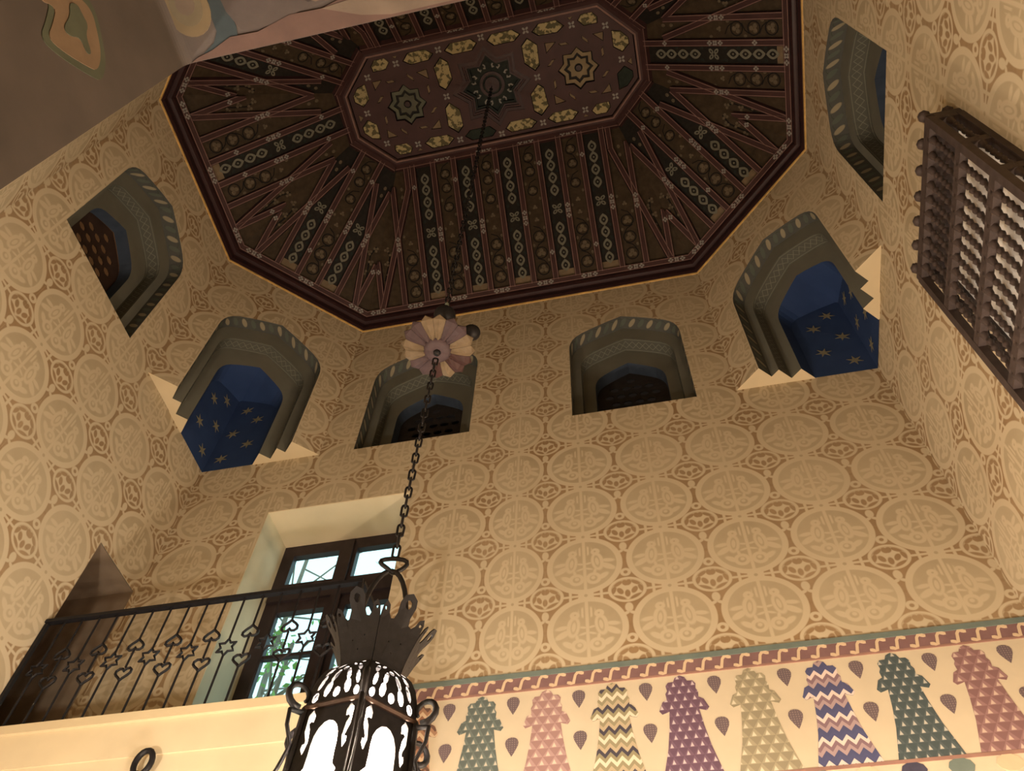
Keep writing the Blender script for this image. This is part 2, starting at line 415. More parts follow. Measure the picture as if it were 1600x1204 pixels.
# ------------------------------------------------------------------ walls and niches
def arch(hw, spring, apex, u0=0.0, base=ZS):
    h = apex - spring
    half = [(hw, spring - .02), (hw * .995, spring + h * .10), (hw * .975, spring + h * .22), (hw * .935, spring + h * .34), (hw * .87, spring + h * .45), (hw * .76, spring + h * .56), (hw * .55, spring + h * .70), (hw * .28, spring + h * .86)]
    return [(u0 + hw, base)] + [(u0 + x, y) for x, y in half] + [(u0, apex)] + [(u0 - x, y) for x, y in reversed(half)] + [(u0 - hw, base)]
ARCH = [(.645, 10.15, 10.72), (.545, 10.0, 10.48), (.41, 9.75, 10.2)]
D1, D2, D3 = .175, .35, .5
NM = ['wall', 'leaf', 'grey', 'zig', 'slate', 'pale']
def niche(fn, u0, name, label, warm=False):
    """the stepped recess behind an arched hole of a wall: fn(u, v, depth into the wall)"""
    root = empty(name); tag(root, label, 'window', kind='structure')
    fd = lambda u, v, d: fn(u, v, -d)
    for k, (da, db, mat, nm) in enumerate(((D1, D2, 'zig', 'stepped_arch'), (D2, D3, 'slate', 'inner_arch'))):
        mb = MB(); ho = arch(*ARCH[k + 1], u0, base=ZS)
        mb.plate(fn, rect(u0 - .86, ZS - .06, u0 + .86, 11.0), [ho], -db, -da, 0, 0, 0, [1] * (len(ho) - 1) + [2])
        mb.build(nm, [MAT['grey'], MAT[mat], MAT['pale']], root)
    # pierced grille
    mb = MB(); holes = []
    for r in range(9):
        for c in range(-4, 5):
            x = u0 + (c + (r % 2) * .5) * .135; y = ZS + .09 + r * .145
            a = arch(.40, 9.74, 10.19, u0)
            if abs(x - u0) < .33 and y < 10.14 - abs(x - u0) * .75: holes.append(circ(x, y, .054, 8, .042))
    mb.plate(fn, arch(.43, 9.76, 10.22, u0, ZS - .03), holes, -D3 - .032, -D3 - .02)
    mb.build('pierced_grille', plain('rust_grille_wood', (.04, .022, .016)) if warm else MAT['grille'], root)
    mb = MB(); mb.plate(fn, rect(u0 - .5, ZS - .05, u0 + .5, 10.4), [], -D3 - .12, -D3 - .10)
    mb.build('back_pane', MAT['warmglass'] if warm else MAT['dimglass'], root)
    mb = MB()
    mb.plate(fn, rect(u0 - .53, ZS - .08, u0 + .53, 10.45), [rect(u0 - .5, ZS - .05, u0 + .5, 10.42)], -D3 - .12, -D3 - .0)
    mb.build('niche_lining', MAT['slate'], root)
    return root

T = D1                                             # plate thickness of the upper walls
fb = frame((0, B, 0), (1, 0, 0), (0, 0, 1), (0, -1, 0))
WX0, WX1, WZ0, WZ1 = -2.585, -1.085, 5.09, 7.95    # deep window opening in the back wall
hb = [arch(*ARCH[0], 1.2), arch(*ARCH[0], -1.2)]
hm = [[1] * (len(hb[0]) - 1) + [2]] * 2
out = [(-A - T, ZG), (WX0, ZG), (WX0, WZ1), (WX1, WZ1), (WX1, ZG), (A + T, ZG), (A + T, 13.6), (-A - T, 13.6)]
mb = MB(); mb.plate(fb, out, hb, -T, 0, 0, 0, [2] * 8, hm[0])
wall_back = mb.build('wall_back', [MAT['wall_b'], MAT['leaf'], MAT['pale']]); tag(wall_back, 'tall back wall of stencilled ochre plaster with paired medallions', 'wall', kind='structure')
mb = MB(); mb.plate(fb, [(-A - T, 0), (A + T, 0), (A + T, ZG), (WX1, ZG), (WX1, WZ0), (WX0, WZ0), (WX0, ZG), (-A - T, ZG)], [], -T, 0)
dado = mb.build('dado', MAT['dado'], wall_back)
# the bit of wall beside the window above the balcony carries the stencil down to the slab
mb = MB(); mb.plate(fb, rect(-A, 5.05, WX0, ZG + .01), [], -.01, .006)
mb.plate(fb, rect(WX1, 5.05, -.86, ZG + .0), [], -.01, .006)
mb.build('wall_patch', MAT['wall_b'], wall_back)

fl = frame((-A, 0, 0), (0, 1, 0), (0, 0, 1), (1, 0, 0)); frr = frame((A, 0, 0), (0, 1, 0), (0, 0, 1), (-1, 0, 0))
DY0, DY1, DZ1 = 1.69, 2.33, 7.0                    # doorway at the end of the left wall
def sidewall(fn, name, label, door):
    h = arch(*ARCH[0], -.02); hs = [h]; hmm = [1] * (len(h) - 1) + [2]
    mb = MB()
    if door:
        o1 = [(-3.2, 0), (B + T, 0), (B + T, 13.6), (-3.2, 13.6)]
        hd = rect(DY0, 5.09, DY1, DZ1)
        mb.plate(fn, o1, [h], -T, 0, 0, 0, 0, hmm) if False else None
        # CDT walls with two different holes: make hole walls of the niche only with its own materials
        mb.plate(fn, o1, [h + [], hd], -T, 0, 0, 0, 0, 1)
    else:
        mb.plate(fn, [(-3.2, 0), (B + T, 0), (B + T, 13.6), (-3.2, 13.6)], [h], -T, 0, 0, 0, 0, hmm)
    w_ = mb.build(name, [MAT['wall_s'], MAT['leaf'], MAT['pale']])
    return tag(w_, label, 'wall', kind='structure')
wall_left = sidewall(fl, 'wall_left', 'left wall of stencilled ochre plaster with a doorway by the balcony', True)
wall_right = sidewall(frr, 'wall_right', 'right wall of stencilled ochre plaster behind the wooden lattice box', False)
mb = MB(); mb.plate(frame((0, YF, 0), (1, 0, 0), (0, 0, 1), (0, 1, 0)), [(-A - T, 0), (.165, 0), (.165, 4.035), (3.36, 4.035), (3.36, 0), (A + T, 0), (A + T, 13.6), (-A - T, 13.6)], [], -.2, 0)
wall_front = mb.build('wall_front', MAT['wall_b']); tag(wall_front, 'front wall with the wide opening the camera stands in', 'wall', kind='structure')
niche(lambda u, v, d: fb(u, v, d), 1.2, 'window_2', 'arched niche window right of centre on the back wall, dark pierced grille')
niche(lambda u, v, d: fb(u, v, d), -1.2, 'window_1', 'arched niche window of the back wall behind the chain rosette')
niche(lambda u, v, d: fl(u, v, d), -.02, 'window_3', 'arched niche window of the left wall with a rust brown grille', True)
niche(lambda u, v, d: frr(u, v, d), -.02, 'window_4', 'arched niche window of the right wall above the lattice box')
# doorway recess
dr = empty('door_1'); tag(dr, 'shaded rectangular doorway at the balcony end of the left wall', 'doorway', kind='structure')
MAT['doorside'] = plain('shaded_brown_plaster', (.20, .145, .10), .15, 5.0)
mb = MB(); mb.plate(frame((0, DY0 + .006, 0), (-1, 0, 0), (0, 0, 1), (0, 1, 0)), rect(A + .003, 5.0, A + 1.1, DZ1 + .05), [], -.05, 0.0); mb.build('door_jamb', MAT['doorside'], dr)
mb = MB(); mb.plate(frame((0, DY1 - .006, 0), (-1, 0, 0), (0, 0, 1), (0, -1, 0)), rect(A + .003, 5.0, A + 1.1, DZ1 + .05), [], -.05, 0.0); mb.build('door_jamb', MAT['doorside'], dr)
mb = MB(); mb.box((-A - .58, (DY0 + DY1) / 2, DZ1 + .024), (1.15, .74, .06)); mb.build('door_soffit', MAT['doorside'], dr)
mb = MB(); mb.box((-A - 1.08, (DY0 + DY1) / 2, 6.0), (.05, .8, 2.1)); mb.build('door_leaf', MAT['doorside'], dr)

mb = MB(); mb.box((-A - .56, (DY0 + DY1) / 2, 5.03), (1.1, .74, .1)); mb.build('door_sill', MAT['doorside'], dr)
# squinches: chamfered corners with stepped star-painted recesses
def squinch(sx, sy, name, label):
    p0 = Vector((sx * A, sy * (B - UY), 0)); p1 = Vector((sx * (A - UX), sy * B, 0)); mid = (p0 + p1) / 2
    U = (p1 - p0).normalized(); L = (p1 - p0).length / 2; N = Vector((sx * UY, sy * UX, 0)).normalized()     # N points into the corner
    dc = (Vector((sx * A, sy * B, 0)) - mid).dot(N)
    fn = frame(mid, U, (0, 0, 1), -N)
    root = empty(name); tag(root, label, 'wall', kind='structure')
    lay = [(0, D1, 'wall_c', 'leaf', 'chamfer_wall'), (D1, D2, 'grey', 'zig', 'stepped_arch'), (D2, dc * .97, 'grey', 'blue', 'star_vault')]
    for k, (da, db, mf, mi_, nm) in enumerate(lay):
        hw = lambda d: L * (1 - d / dc)
        h0 = L * (1 - da / dc) - .002
        a = arch(*ARCH[k]); n = len(a)
        o = [(-h0, ZS)] + list(reversed(a)) + [(h0, ZS), (h0, 11.75), (-h0, 11.75)] if h0 > ARCH[k][0] else None
        if o:
            mo = [2] + [1] * (n - 1) + [2, 2, 0, 2]
            if k == 2:
                # clip the deep block to the corner: taper towards the corner
                mb = MB(); ds = dc * (1 - ARCH[2][0] / L)
                def ft(u, v, d):
                    return fn(u, v, d)
                mb.plate(ft, o, [], -ds, -da, 0, 1, mo, 0)
                mb.plate(ft, list(reversed(a)) + [(ARCH[2][0] + .002, 11.0), (-ARCH[2][0] - .002, 11.0)], [], -dc * 1.02, -ds + .001, 1, 1, 1, 0)
                mb.build(nm, [MAT[mf], MAT[mi_], MAT['pale']], root)
            else:
                mb = MB(); 
                def ft(u, v, d, h0=h0, da=da):
                    return fn(max(-L * (1 + d / dc), min(L * (1 + d / dc), u)), v, d)
                mb.plate(ft, o, [], -db, -da, 0, 0, mo, 0)
                mb.build(nm, [MAT[mf], MAT[mi_], MAT['pale']], root)
    # blue lining on the two room walls inside the recess
    c = Vector((sx * A, sy * B, 0)); g = .006
    mb = MB()
    ya, xa = .60, .60
    ins = Vector((-sx * g, -sy * g, 0))
    for (dirv, ln) in ((Vector((0, -sy, 0)), UY * ARCH[2][0] / L + .02), (Vector((-sx, 0, 0)), UX * ARCH[2][0] / L + .02)):
        q0 = c + ins; q1 = q0 + dirv * ln
        mb.add([q0 + Vector((0, 0, ZS - .0)), q1 + Vector((0, 0, ZS)), q1 + Vector((0, 0, 10.3)), q0 + Vector((0, 0, 10.3))], [(0, 1, 2, 3)], 0)
    lin = mb.build('blue_lining', MAT['blue'], root)
    # painted six-pointed stars
    def starpoly(cx, cy, r, rot):
        return [(cx + (r if k % 2 == 0 else r * .34) * math.cos(rot + k * PI / 6), cy + (r if k % 2 == 0 else r * .34) * math.sin(rot + k * PI / 6)) for k in range(12)]
    rnd = random.Random(3 + int(sx))
    if sy > 0:
        for side in (0, 1):
            dirv = Vector((0, -sy, 0)) if side == 0 else Vector((-sx, 0, 0)); nn = Vector((-sx, 0, 0)) if side == 0 else Vector((0, -sy, 0))
            f2 = frame(c + nn * .012, dirv, (0, 0, 1), nn)
            for (uu, vv) in ((.17, 9.0), (.42, 9.22), (.16, 9.47), (.40, 9.7), (.2, 9.93)):
                mb = MB(); mb.plate(f2, starpoly(uu, vv, .085, rnd.random()), [], 0, .002); mb.build('painted_star', MAT['star'], root)
    return root
squinch(-1, 1, 'wall_back_left', 'chamfered back left corner with a blue starred squinch niche')
squinch(1, 1, 'wall_back_right', 'chamfered back right corner with a blue starred squinch niche')
for sx, nm_, lb_ in ((-1, 'wall_front_left', 'plain chamfered front left corner of the tower room'), (1, 'wall_front_right', 'plain chamfered front right corner of the tower room')):
    p0 = Vector((sx * A, -(B - UY), 0)); p1 = Vector((sx * (A - UX), -B, 0)); U = (p1 - p0).normalized(); L = (p1 - p0).length / 2
    mb = MB(); mb.plate(frame((p0 + p1) / 2, U, (0, 0, 1), Vector((-sx * UY, UX, 0)).normalized()), rect(-L - .05, 4.3 if sx < 0 else ZS, L + .05, 11.75), [], -.06, 0)
    tag(mb.build(nm_, MAT['wall_c']), lb_, 'wall', kind='structure')

# floor, roof, hall behind the camera
mb = MB(); mb.box((0, -2.5, -.05), (7.7, 10.2, .1)); tag(mb.build('floor', MAT['floor']), 'plain terracotta floor below the tower room', 'floor', kind='structure')
mb = MB(); mb.box((0, 0, 13.75), (7.8, 5.4, .2)); tag(mb.build('roof', MAT['molding']), 'unseen dark roof deck added above the ceiling to seal out sky light', 'roof', kind='structure')  # added to stop sky light leaking in above the ceiling

# ------------------------------------------------------------------ mural on the opening
hall = empty('wall_hall'); tag(hall, 'brown painted jamb and hall walls beside the camera', 'wall', kind='structure')
rj = .03
mb = MB()
# jamb, rounded corner and soffit as one profile swept along y
prof = [(.18, 0.0), (.18, 4.02 - rj)] + [(.18 + rj - rj * math.cos(a), 4.02 - rj + rj * math.sin(a)) for a in [k * PI / 12 for k in range(1, 7)]] + [(3.35 - .0, 4.02)]
for i in range(len(prof) - 1):
    (x0, z0), (x1, z1) = prof[i], prof[i + 1]
    mb.add([(x0, YF + .001, z0), (x1, YF + .001, z1), (x1, -7.4, z1), (x0, -7.4, z0)], [(0, 1, 2, 3)])
# strip that fills the rounded corner flush with the front wall
mb.add([(.18, YF + .001, 4.02)] + [(x, YF + .001, z) for x, z in prof[1:8]], [tuple(range(8))])
mb.build('painted_vault', MAT['mural'], hall, recalc=False)
mb = MB(); mb.box((3.4, -4.9, 2.0), (.1, 5.0, 4.0)); mb.box((1.76, -7.45, 2.0), (3.3, .1, 4.0)); mb.build('hall_side', MAT['cream'], hall)
mb = MB(); mb.box((-.0, -5.0, 4.12), (7.0, 5.0, .15)); mb.box((.08, -5.1, 2.0), (.1, 5.0, 4.0)); mb.build('hall_backing', MAT['mural'], hall)
fj = frame((.18, 0, 0), (0, 1, 0), (0, 0, 1), (1, 0, 0)); fs_ = frame((0, 0, 4.02), (1, 0, 0), (0, 1, 0), (0, 0, -1))
def blob(pts, k=3):                  # rounded closed outline
    for _ in range(k):
        q = []
        for i in range(len(pts)):
            a, b = pts[i], pts[(i + 1) % len(pts)]
            q += [(a[0] * .75 + b[0] * .25, a[1] * .75 + b[1] * .25), (a[0] * .25 + b[0] * .75, a[1] * .25 + b[1] * .75)]
        pts = q
    return pts
def paint(fn, pts, mat, d, k=2, name='mural_painting'):
    mb = MB(); mb.plate(fn, blob(pts, k), [], 0, d); return mb.build(name, MAT[mat], hall)
cart = [(-2.655, 3.46), (-2.63, 3.515), (-2.605, 3.475), (-2.585, 3.43), (-2.55, 3.46), (-2.50, 3.53), (-2.485, 3.56), (-2.51, 3.605), (-2.56, 3.635), (-2.60, 3.65), (-2.635, 3.62), (-2.67, 3.55)]
cc = (-2.57, 3.55)
paint(fj, [(cc[0] + (x - cc[0]) * 1.28, cc[1] + (y - cc[1]) * 1.22) for x, y in cart], 'm_green', .0015, 2, 'cartouche_border')
paint(fj, cart, 'm_orange', .003, 2, 'cartouche')
paint(fj, [(-2.63, 3.57), (-2.605, 3.55), (-2.59, 3.50), (-2.57, 3.51), (-2.56, 3.55), (-2.525, 3.545), (-2.52, 3.565), (-2.56, 3.575), (-2.575, 3.605), (-2.60, 3.60), (-2.62, 3.60)], 'm_green', .0045, 2, 'cartouche_figure')
paint(fs_, [(.285, -2.64), (.30, -2.50), (.30, -2.44), (.225, -2.40), (.25, -2.394), (.35, -2.42), (.36, -2.47), (.335, -2.6)], 'm_teal', .0015, 1, 'painted_robe')
paint(fs_, [(.33, -2.64), (.35, -2.45), (.42, -2.435), (.55, -2.46), (.63, -2.47), (.62, -2.64)], 'm_mauve', .0022, 1, 'painted_robe')
paint(fs_, [(.43, -2.62), (.50, -2.56), (.56, -2.475), (.60, -2.475), (.60, -2.62)], 'm_dark', .003, 1, 'painted_figure')
paint(fs_, [(.56, -2.50), (.585, -2.47), (.61, -2.475), (.595, -2.51)], 'm_sand', .004, 1, 'painted_foot')
paint(fs_, [(.18 + .02, -2.3935), (.22, -2.402), (.27, -2.413), (.33, -2.435), (.41, -2.432), (.51, -2.455), (.6, -2.452), (.68, -2.47), (1.6, -2.52), (1.6, -2.3935)], 'm_pink', .003, 0, 'painted_ground')
paint(fs_, [(.60, -2.452), (.70, -2.415), (.78, -2.40), (1.6, -2.40), (1.6, -2.53)], 'm_sand', .004, 0, 'painted_ground')
fe = lambda u, v, d: fs_(u, v, d)
for (r, mat, d) in ((.062, 'm_halo', .004), (.044, 'm_ring', .0055), (.026, 'm_sand', .007)):
    mb = MB(); mb.plate(fs_, circ(.245, -2.525 - (.062 - r) * .4, r, 24, r * 1.15), [], 0, d); mb.build('painted_halo', MAT[mat], hall)

# ------------------------------------------------------------------ painted dado on the back wall
mb = MB(); mb.plate(fb, rect(-.9, 5.61, A, ZG), [], 0, .012); mb.build('green_band', MAT['d_green'], wall_back)
mb = MB(); mb.plate(fb, rect(-.9, 5.505, A, 5.61), [], 0, .006); mb.build('maroon_band', MAT['d_maroon'], wall_back)
mb = MB(); mb.plate(fb, rect(-.9, 5.492, A, 5.507), [], 0, .008); mb.build('rust_line', MAT['d_maroon2'], wall_back)
def spath(x):
    pts = []
    for k in range(9):
        t = k / 8; pts.append((x + (-.062 + .124 * t), 5.558 + .034 * math.tanh((t - .5) * 7) + (.012 * math.cos(t * 2 * PI) - .012) * (1 if t < .5 else -1)))
    return pts
s0 = MB(); s0.plate(fb, stroke(spath(0), [.018, .026, .026, .022, .02, .022, .026, .026, .018]), [], .006, .009)
sob = s0.build('scroll_motif', MAT['d_s'], wall_back); first = True
for k in range(-6, 28):
    x = -.032 + k * .1318
    if x < -.86 or x > A - .05: continue
    o = sob if first else sob.copy()
    if not first: COL.objects.link(o)
    o.location = (x, 0, 0); first = False
def tower(x, mat):
    half = [(0.0, 5.486), (.034, 5.470), (.048, 5.438), (.085, 5.436), (.104, 5.41), (.098, 5.37), (.112, 5.345), (.108, 5.30), (.140, 5.283), (.155, 5.245), (.168, 5.215), (.150, 5.19), (.125, 5.198), (.10, 5.207), (.115, 5.08), (.140, 4.93), (.196, 4.712)]
    po = half + [(-a, b) for a, b in reversed(half[1:])]
    mb = MB(); mb.plate(fb, [(x + a, b) for a, b in po], [], 0, .003)
    mb.build('painted_tower', MAT[mat], wall_back)
for k, mt in ((-1, 't_chev3'), (0, 't_green'), (1, 't_pink'), (2, 't_chev1'), (3, 't_purple'), (4, 't_khaki'), (5, 't_chev2'), (6, 't_green2'), (7, 't_rose')): tower(-.195 + k * .4757, mt)
dp = [(0, -.082), (.022, -.045), (.042, -.005), (.047, .022), (.040, .044), (.022, .058), (0, .062), (-.022, .058), (-.040, .044), (-.047, .022), (-.042, -.005), (-.022, -.045)]
for k in range(0, 9):
    for z in (5.392, 5.068):
        mb = MB(); mb.plate(fb, [(-.437 + k * .4752 + a, z + b) for a, b in dp], [], 0, .003); mb.build('painted_drop', MAT['d_drop'], wall_back)
mb = MB(); mb.plate(fb, rect(-.9, 4.69, A, 4.712), [], 0, .006); mb.build('rust_line', MAT['d_maroon2'], wall_back)
for k in range(14):
    mb = MB(); mb.plate(fb, circ(.1 + k * .27, 4.64, .075, 10, .055), [], 0, .004); mb.build('painted_leaf', [MAT['navy'], MAT['d_green'], MAT['d_s']][k % 3], wall_back)

# ------------------------------------------------------------------ deep window behind the balcony
wd = empty('window_5'); tag(wd, 'dark framed casement window in a deep plaster reveal behind the balcony railing', 'window', kind='structure')
dep = .5
mb = MB(); mb.box((WX0 - .035, B + .345, 6.5), (.08, .68, 3.1)); mb.build('reveal', MAT['reveal'], wd)
mb = MB(); mb.box((WX1 + .035, B + .345, 6.5), (.08, .68, 3.1)); mb.build('reveal', MAT['reveal'], wd)
mb = MB(); mb.box(((WX0 + WX1) / 2, B + .26, WZ1 + .035), (1.66, .51, .08)); mb.build('reveal_soffit', MAT['cream'], wd)
mb = MB(); mb.box(((WX0 + WX1) / 2, B + .345, WZ0 - .03), (1.66, .68, .08)); mb.build('sill', MAT['reveal'], wd)
fw = frame((0, B + dep, 0), (1, 0, 0), (0, 0, 1), (0, -1, 0))
panes = [rect(-2.45, 7.41, -1.955, 7.80), rect(-1.765, 7.41, -1.25, 7.80), rect(-2.44, 5.33, -1.955, 7.05), rect(-1.74, 5.33, -1.25, 7.05)]
mb = MB(); mb.plate(fw, rect(WX0, WZ0, WX1, WZ1), panes, -.07, 0); mb.build('window_frame', MAT['winwood'], wd)
mb = MB(); mb.plate(fw, rect(-1.90, WZ0 + .02, -1.80, WZ1 - .05), [], -.01, .035); mb.build('mullion', MAT['winwood'], wd)
mb = MB(); mb.plate(fw, rect(WX0 + .02, 7.17, WX1 - .02, 7.30), [], -.01, .03); mb.build('transom', MAT['winwood'], wd)
for x0, x1 in ((-2.45, -1.95), (-1.75, -1.24)):
    for zz in (6.54, 5.95):
        mb = MB(); mb.plate(fw, rect(x0, zz - .018, x1, zz + .018), [], -.06, -.012); mb.build('glazing_bar', MAT['winwood'], wd)
for pr in panes:
    (x0, z0), _, (x1, z1), _ = pr
    mb = MB(); mb.plate(fw, rect(x0 - .01, z0 - .01, x1 + .01, z1 + .01), [], -.042, -.036); mb.build('glass_pane', MAT['glass'], wd)
mb = MB(); mb.plate(frame((0, B + .68, 0), (1, 0, 0), (0, 0, 1), (0, -1, 0)), rect(-4.5, 3, .8, 10), [rect(WX0 - .06, WZ0, WX1 + .06, WZ1 + .75)], -.1, 0); mb.build('outer_wall', MAT['cream'], wd)

# trees outside
def tree(x, y, h, cr, label, seed, n):
    rn = random.Random(seed); root = empty('tree', (x, y, 0)); tag(root, label, 'tree', group=None)
    mb = MB(); mb.tube([(0, 0, 0), (.05, .05, h * .4), (-.1, .1, h * .75), (.1, 0, h)], [.10, .08, .055, .03], 7); mb.build('trunk', MAT['bark'], root)
    lf = MB(); bm_ = MB()
    for k in range(38):
        a = rn.uniform(0, 2 * PI); z = rn.uniform(h * .35, h); L = cr * rn.uniform(.5, 1.0)
        e = Vector((math.cos(a) * L, math.sin(a) * L, z + rn.uniform(.1, 1.0))); s_ = Vector((0, .05, z)); m_ = (s_ + e) / 2 + Vector((0, 0, .25))
        bm_.tube([s_, m_, e], [.024, .015, .006], 4)
        for j in range(n):
            t = rn.uniform(.35, 1.05); p = s_.lerp(e, t) + Vector((rn.gauss(0, .16), rn.gauss(0, .16), rn.gauss(0, .16)))
            d1 = Vector((rn.gauss(0, 1), rn.gauss(0, 1), rn.gauss(0, 1))).normalized(); d2 = d1.cross(Vector((rn.gauss(0, 1), rn.gauss(0, 1), 1))).normalized()
            lf.add([p, p + d1 * .06 + d2 * .035, p + d1 * .13, p + d1 * .06 - d2 * .035], [(0, 1, 2, 3)])
    bm_.build('branches', MAT['bark'], root)
    f_ = lf.build('foliage', MAT['leafg'], root, recalc=False); f_['kind'] = 'stuff'
tree(-4.4, 6.4, 9.8, 1.5, 'nearer leafy green tree seen low through the casement window', 1, 34)
tree(-6.2, 9.0, 16.0, 2.2, 'farther sparse tree with bare twigs against the bright window sky', 2, 7)
mb = MB(); mb.box((-3, 9, -.06), (16, 12, .1)); tag(mb.build('ground', plain('garden_ground', (.2, .22, .1))), 'garden ground outside the window', 'ground', kind='structure')

# ------------------------------------------------------------------ balcony and railing
YR = 1.65; XE = -.99
bal = empty('balcony', (-2.2, 2.0, 5.09)); tag(bal, 'cream plaster balcony slab with a moulded fascia under the iron railing', 'balcony')
def bpart(mb, name, mat):
    o = mb.build(name, mat); under(bal, o); return o
mb = MB(); mb.box(((-A - .85) / 2 + .003, (YR + B) / 2 - .02, 5.055), (A - .855, B - YR + .0, .07)); bpart(mb, 'slab', MAT['pale'])
mb = MB(); mb.box(((-A - .86) / 2 + .003, (YR + B) / 2 - .01, 4.89), (A - .866, B - YR - .03, .26)); bpart(mb, 'fascia', MAT['cream'])
mb = MB(); mb.box(((-A - .88) / 2 + .003, (YR + B) / 2 + .0, 4.50), (A - .886, B - YR - .03, .52)); bpart(mb, 'beam', MAT['cream'])
ring = empty('iron_ring', (-2.17, YR + .02, 4.60)); tag(ring, 'dark iron ring bracket fixed on the cream balcony fascia at the lower edge', 'bracket')
mb = MB(); mb.tube([(-2.17 + .058 * math.cos(a), YR - .045, 4.67 + .085 * math.sin(a)) for a in [2 * PI * k / 18 for k in range(18)]], .02, 7, True); o = mb.build('ring', MAT['iron'], None, True); under(ring, o)
mb = MB(); mb.tube([(-2.17, YR + .0, 4.575), (-2.17, YR - .06, 4.575), (-2.17, YR - .06, 4.60)], .016, 6); o = mb.build('eye_bolt', MAT['iron'], None, True); under(ring, o)

rail = empty('balcony_railing', (-2.3, YR, 5.09)); tag(rail, 'wrought iron balcony railing of hearts and six-pointed stars', 'railing')
def rp(mb, name, par=rail, mat='iron', sm=False):
    o = mb.build(name, MAT[mat]); o.parent = par
    base = rail.location if par is rail else Vector((0, 0, 0))
    o.location = -base if par is rail else (0, 0, 0)
    return o
mb = MB(); mb.box(((-A + XE) / 2, YR, 6.055), (A + XE + .03, .045, .03)); rp(mb, 'top_rail')
mb = MB(); mb.box((XE, (YR + B) / 2, 6.055), (.045, B - YR - .01, .03)); rp(mb, 'top_rail')
mb = MB(); mb.box((-A + .02, YR, 5.56), (.03, .03, .94)); rp(mb, 'post')
mb = MB(); mb.box((XE, YR, 5.57), (.035, .035, .96)); rp(mb, 'post')
def heart(cx, cz, w_, h_, up):
    pts = []
    for k in range(18):
        t = 2 * PI * k / 18
        x = 16 * math.sin(t) ** 3 / 16; z = (13 * math.cos(t) - 5 * math.cos(2 * t) - 2 * math.cos(3 * t) - math.cos(4 * t)) / 17
        pts.append((cx + x * w_ / 2, cz + (z if not up else -z) * h_ / 2))
    return pts
def hexastar(cx, cz, r):
    return [(cx + (r if k % 2 == 0 else r * .58) * math.sin(k * PI / 6), cz + (r if k % 2 == 0 else r * .58) * math.cos(k * PI / 6)) for k in range(12)]
def baluster(P, kind):
    """P(s, z): s sideways offset -> point"""
    segs = [((0, 5.09), (0, 5.39)), ((0, 5.50), (0, 5.655)), ((0, 5.76), (0, 6.045))] if kind == 0 else [((0, 5.09), (0, 5.505)), ((0, 5.65), (0, 6.045))]
    mb = MB()
    for a, b in segs: mb.tube([P(*a), P(*b)], .0085, 5)
    o = rp(mb, 'baluster')
    if kind == 0:
        for cz, up in ((5.70, True), (5.45, False)):
            mb = MB(); mb.tube([P(x, z) for x, z in heart(0, cz, .125, .125, up)], .0105, 5, True); h_ = mb.build('heart', MAT['iron'], o)
    else:
        mb = MB(); mb.tube([P(x, z) for x, z in hexastar(0, 5.578, .075)], .0105, 5, True); mb.build('star', MAT['iron'], o)
for k in range(-5, 12):
    x = -1.775 - k * .1525
    if x < -A + .05 or x > XE - .05: continue
    baluster(lambda s, z, x=x: Vector((x + s, YR, z)), k % 2)
for k in range(4): baluster(lambda s, z, k=k: Vector((XE, YR + .15 + k * .15 + s, z)), k % 2)

# ------------------------------------------------------------------ ceiling
def octo(a, b, cx, cy, inset=0.0):
    P = [(a, -(b - cy)), (a, b - cy), (a - cx, b), (-(a - cx), b), (-a, b - cy), (-a, -(b - cy)), (-(a - cx), -b), (a - cx, -b)]
    if not inset: return P
    out = []
    for i in range(8):
        p, q, r = (Vector(P[k % 8]) for k in (i - 1, i, i + 1))
        e1 = (q - p).normalized(); e2 = (r - q).normalized(); n1 = Vector((-e1.y, e1.x)); n2 = Vector((-e2.y, e2.x))
        m = (n1 + n2); m = m / m.dot(n1); out.append(tuple(q + m * inset))
    return out
ceil = empty('ceiling'); tag(ceil, 'dark red coffered octagonal ceiling with radiating painted ribs and a star panel', 'ceiling', kind='structure')
def ringmold(base, prof, name, mat):
    mb = MB(); rings = [[(x, y, z) for x, y in octo(*base, i_)] for i_, z in prof]; n = len(rings)
    vs = [p for r in rings for p in r]
    mb.add(vs, [(i * 8 + k, i * 8 + (k + 1) % 8, ((i + 1) % n) * 8 + (k + 1) % 8, ((i + 1) % n) * 8 + k) for i in range(n) for k in range(8)])
    return mb.build(name, mat, ceil)
OUT = (A, B, UX, UY); INN = (AI, BI, VX, VY)
ringmold(OUT, [(-.06, 11.47), (-.01, 11.465), (.012, 11.47), (.018, 11.485), (.012, 11.50), (-.06, 11.50)], 'gilded_bead', MAT['gilt'])
ringmold(OUT, [(-.06, 11.49), (.025, 11.49), (.04, 11.52), (.04, 11.60), (.055, 11.625), (-.06, 11.64)], 'cornice_molding', MAT['molding'])
ringmold(OUT, [(-.06, 11.60), (.058, 11.605), (.085, 11.61), (.10, 11.64), (.105, 11.72), (-.06, 11.74)], 'cornice_molding', MAT['molding'])
ringmold(INN, [(-.10, 13.12), (-.06, 13.10), (-.02, 13.10), (-.02, 13.28), (-.10, 13.28)], 'inner_molding', MAT['rib'])
ringmold(INN, [(-.035, 13.098), (-.018, 13.092), (-.012, 13.10), (-.012, 13.16), (-.035, 13.16)], 'inner_line', MAT['ribline'])

